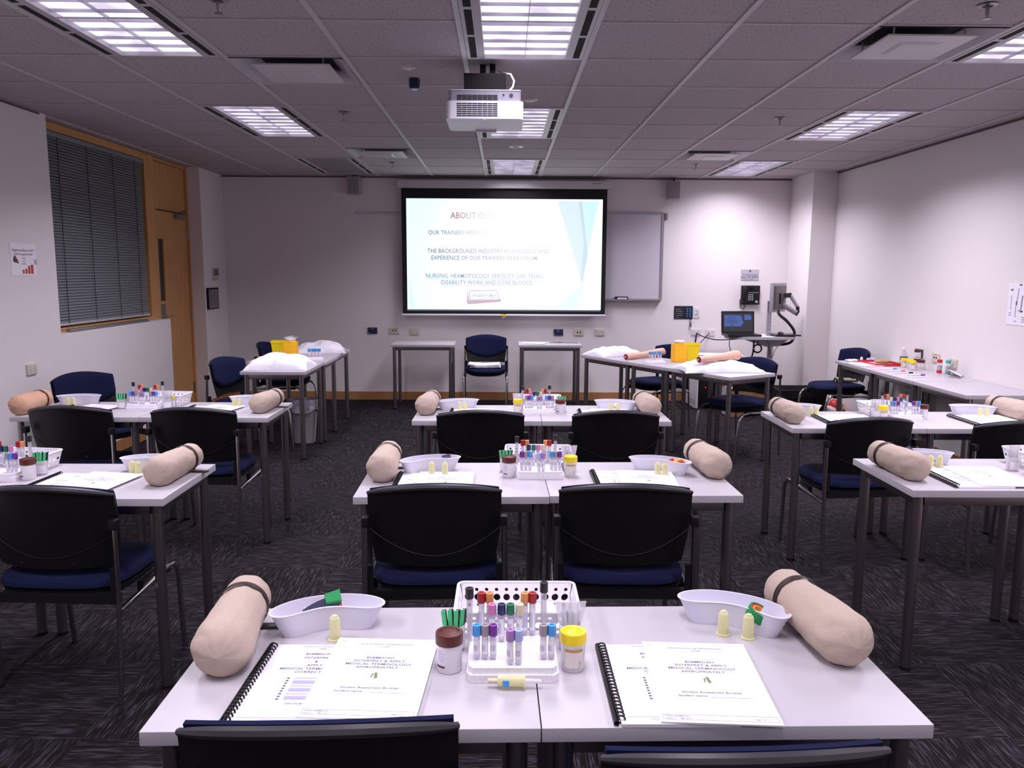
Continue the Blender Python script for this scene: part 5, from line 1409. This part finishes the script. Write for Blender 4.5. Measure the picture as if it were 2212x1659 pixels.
obj('ribs', rb, 'gloss_black', t)
lump('plastic_bag', 3.30, 8.02, 0, .10, .09, .15, 'clear', 'crumpled clear plastic bag on the floor by the right baseboard', 'bag', 3, .9)
t = thing('round_sharps_tub', (3.40, 8.05, 0), 0, 'red lidded yellow sharps tub on the floor under the side chair', 'sharps container')
t.location = (3.44, 8.14, 0)
obj('body', MB().lathe([(0, 0), (.062, 0), (.072, .12), (.077, .122), (.077, .13), (0, .13)], 24), 'bin_yellow', t); obj('lid', MB().lathe([(.077, .131), (.074, .15), (.055, .185), (.03, .20), (0, .204)], 24), 'red', t)
t = thing('restraint_straps', (3.26, 7.53, .466), R(100), 'beige padded arm straps with black bands on the side chair seat', 'straps')
obj('sleeve', MB().tube([(-.02, -.12, .016), (0, 0, .018), (.01, .1, .02)], .018, 10, flat=.8), 'skin', t); obj('sleeve', MB().tube([(.04, -.16, .016), (.05, -.06, .02), (.06, 0, .018)], .017, 10, flat=.8), 'skin', t)
for q in ((.0, .03), (.05, -.09), (-.01, .10)): obj('band', MB().tube([(q[0]-.03, q[1], .004), (q[0]-.02, q[1], .034), (q[0]+.02, q[1], .04), (q[0]+.035, q[1], .004)], .010, 6, flat=.4), 'gloss_black', t)
cable([(1.8, 8.8, .008), (1.9, 8.72, .008), (2.0, 8.8, .008), (1.95, 8.9, .008), (1.82, 8.88, .008), (1.76, 8.78, .008), (1.9, 8.68, .008), (2.06, 8.74, .008), (2.14, 8.66, .008)], .007, 'black lead coiled on the carpet by the low cabinet')
o = obj('paper_scrap', MB().box(-.03, .03, -.014, .014, 0, .002), 'paper', None, loc=(1.82, 6.74, .001), rot=.2); tag(o, 'small white scrap of paper on the carpet under the right row', 'paper scrap')

# waste bin by the left demonstration row
t = thing('waste_bin', (-1.74, 6.93, 0), 0, 'grey plastic waste bin with clear liner under the left demonstration row', 'bin')
def binp(w0, w1, z0, z1, th=0):
    mb = MB(); vs = []
    for r_, z in ((w0, z0), (w1, z1), (w1-.006, z1), (w0-.006, z0+.006)):
        n = 28
        vs += [(r_*math.copysign(abs(math.cos(2*PI*k/n))**.55, math.cos(2*PI*k/n)), .72*r_*math.copysign(abs(math.sin(2*PI*k/n))**.55, math.sin(2*PI*k/n)), z) for k in range(n)]
    fs = [(j*n+k, j*n+(k+1) % n, (j+1)*n+(k+1) % n, (j+1)*n+k) for j in range(3) for k in range(n)]+[tuple(range(n)), tuple(3*n+k for k in range(n))]
    return mb.add(vs, fs)
obj('shell', binp(.085, .118, 0, .36), 'bingrey', t)
def lin(u, v):
    a_ = 2*PI*u; r_ = .127-.03*max(0, .1-v)+.004*math.sin(a_*9)+.005*NZ.noise(Vector((math.cos(a_)*3, math.sin(a_)*3, v*4))); z = .385-.10*v-.018*math.sin(a_*3)*v
    return (r_*math.copysign(abs(math.cos(a_))**.55, math.cos(a_)), .74*r_*math.copysign(abs(math.sin(a_))**.55, math.sin(a_)), z)
obj('liner', MB().grid(56, 8, lin, True), 'binbag', t, angle=80)

# ================================================================== SIDE TABLE ITEMS
t = thing('water_bottle', (3.462, 6.85, Z0), 0, 'clear bottle with green label and white cap on the side table', 'bottle')
obj('body', MB().lathe([(0, 0), (.03, 0), (.032, .004), (.032, .075), (.026, .10), (.014, .115), (.013, .135)], 24), 'vial', t)
lb = MB(); lb.grid(12, 2, lambda u, v: (.0323*math.cos(PI*(1.0+.8*u)), .0323*math.sin(PI*(1.0+.8*u)), .045+.032*v)); obj('label', lb, 'label_green', t)
obj('cap', MB().lathe([(0, .155), (.016, .154), (.017, .134), (0, .134)], 20), 'white_plastic', t)
jar('yellow', 3.372, 6.66, Z0, 'clear jar with yellow lid on the side table, rearmost of three'); jar('yellow', 3.382, 6.585, Z0, 'clear jar with yellow lid on the side table, middle of three'); jar('yellow', 3.356, 6.485, Z0, 'clear jar with yellow lid on the side table, front one of three')
jar('brown', 3.462, 6.62, Z0, 'white jar with brown lid on the side table, under the stacked one'); jar('brown', 3.455, 6.54, Z0, 'white jar with brown lid on the side table, front one'); jar('brown', 3.462, 6.62, Z0+.080, 'white jar with brown lid stacked on another on the side table')
o = obj('cork_block', MB().box(-.05, .05, -.04, .04, 0, .045, .004), 'cork', None, loc=(3.455, 6.745, Z0)); tag(o, 'speckled brown cork block behind the yellow lidded jars on the side table', 'block')
t = thing('red_tray', (3.285, 6.90, Z0), R(4), 'flat red tray of beads and small items on the side table', 'tray')
mb = MB(); mb.box(-.12, .12, -.15, .15, 0, .004); 
for b_ in ((-.125, -.12, -.155, .155), (.12, .125, -.155, .155), (-.12, .12, -.155, -.15), (-.12, .12, .15, .155)): mb.box(*b_, 0, .022)
obj('body', mb, 'red', t, False); obj('inner_sheet', MB().box(-.11, .11, -.14, .14, .0045, .006), mat('pale_pink', (.7, .5, .5), .6), t, False)
lump('bead_pile', 3.33, 6.96, Z0+.0068, .06, .05, .03, 'cork', 'dark speckled bead pile in the red tray', 'beads', 8, .9, 20)
o = obj('white_vial', MB().lathe([(0, 0), (.011, 0), (.011, .035), (.004, .044), (0, .045)], 14), 'white_plastic', None, loc=(3.26, 7.09, Z0)); tag(o, 'upright white vial behind the red tray', 'vial')
o.location = (3.21, 7.10, Z0)
lump('teal_wrapper', 3.30, 7.10, Z0, .045, .03, .035, 'cap_pale_blue', 'crumpled pale blue wrapper behind the red tray', 'wrapper', 11, .8, 10, .3)
lump('white_glove', 3.12, 7.08, Z0, .06, .04, .025, 'linen', 'crumpled white glove at the far end of the side table', 'glove', 21, .8, 30, .3)
papers(3.13, 6.85, Z0, 10, 'overlapping white and pink papers at the side table edge', 4, .18, .26)
o = obj('pink_sheet', MB().box(-.07, .10, -.13, .13, 0, .001), mat('pink_paper', (.85, .45, .55), .7), None, loc=(3.125, 6.60, Z0), rot=.05); tag(o, 'pink edged sheet under the pens on the side table', 'paper')
def make_pen(c):
    def f():
        t = link('pen', None); Yp = Matrix.Translation((0, 0, .0055)) @ Matrix.Rotation(R(90), 4, 'Y')
        obj('barrel', MB().lathe([(0, -.085), (.0045, -.08), (.0052, .03), (0, .03)], 8, Yp), 'white_plastic', t); obj('pen_cap', MB().lathe([(0, .0305), (.006, .0305), (.0055, .065), (0, .067)], 8, Yp), c, t)
        return t
    return f
for x, y, c, cn in ((3.18, 6.52, 'cap_light_blue', 'light blue'), (3.19, 6.40, 'cap_salmon', 'red'), (3.19, 6.275, 'cap_navy', 'dark blue'), (3.215, 6.14, 'cap_purple', 'purple')):
    place('pen'+cn, make_pen(c), (x, y, Z0+(.001 if y > 6.47 else 0)), R(2), 'white pen with %s cap lying on the side table' % cn, 'pen', 'white pens on the side table')
o = obj('white_straw', MB().tube([(-.08, 0, .003), (.08, .004, .003)], .003, 6), 'white_plastic', None, loc=(3.17, 6.03, Z0)); tag(o, 'thin white swab stick nearest the side table edge', 'swab')
def med(x, y, c, lab, h=.115):
    t = thing('test_strip_bottle', (x, y, Z0), 0, lab, 'bottle')
    obj('body', MB().lathe([(0, 0), (.019, 0), (.020, .003), (.020, h-.03), (.016, h-.024), (0, h-.024)], 20), 'clear', t); obj('lid', MB().lathe([(0, h), (.018, h), (.019, h-.003), (.019, h-.0235), (0, h-.0235)], 20), c, t)
    lb = MB(); lb.grid(10, 2, lambda u, v: (.0203*math.cos(PI*(1.0+.8*u)), .0203*math.sin(PI*(1.0+.8*u)), .008+.025*v)); obj('label', lb, c, t)
    lb = MB(); lb.grid(10, 2, lambda u, v: (.0203*math.cos(PI*(1.0+.8*u)), .0203*math.sin(PI*(1.0+.8*u)), .035+.035*v)); obj('label_upper', lb, 'greyplastic', t)
med(3.44, 6.235, 'red', 'small bottle with red lid and red label on the side table'); med(3.483, 6.19, 'cap_teal', 'small bottle with green lid beside the red lidded one')
t = thing('metal_speculum', (3.43, 6.04, Z0), R(-70), 'shiny chrome speculum lying on the side table below the bottles', 'speculum')
obj('blade', MB().tube([(-.03, 0, .05), (.02, 0, .035), (.09, 0, .014)], [.014, .018, .012], 14, flat=.5), 'chrome2', t); obj('blade', MB().tube([(-.03, 0, .02), (.03, .0, .012), (.08, 0, .008)], [.008, .008, .006], 10), 'chrome2', t)
obj('handle', MB().tube([(-.02, 0, .03), (-.05, .02, .06), (-.03, .05, .02), (.05, .07, .008)], .006, 8), 'chrome2', t); obj('screw', MB().tube([(-.03, -.015, .03), (-.03, .02, .05)], .004, 8), 'chrome2', t)
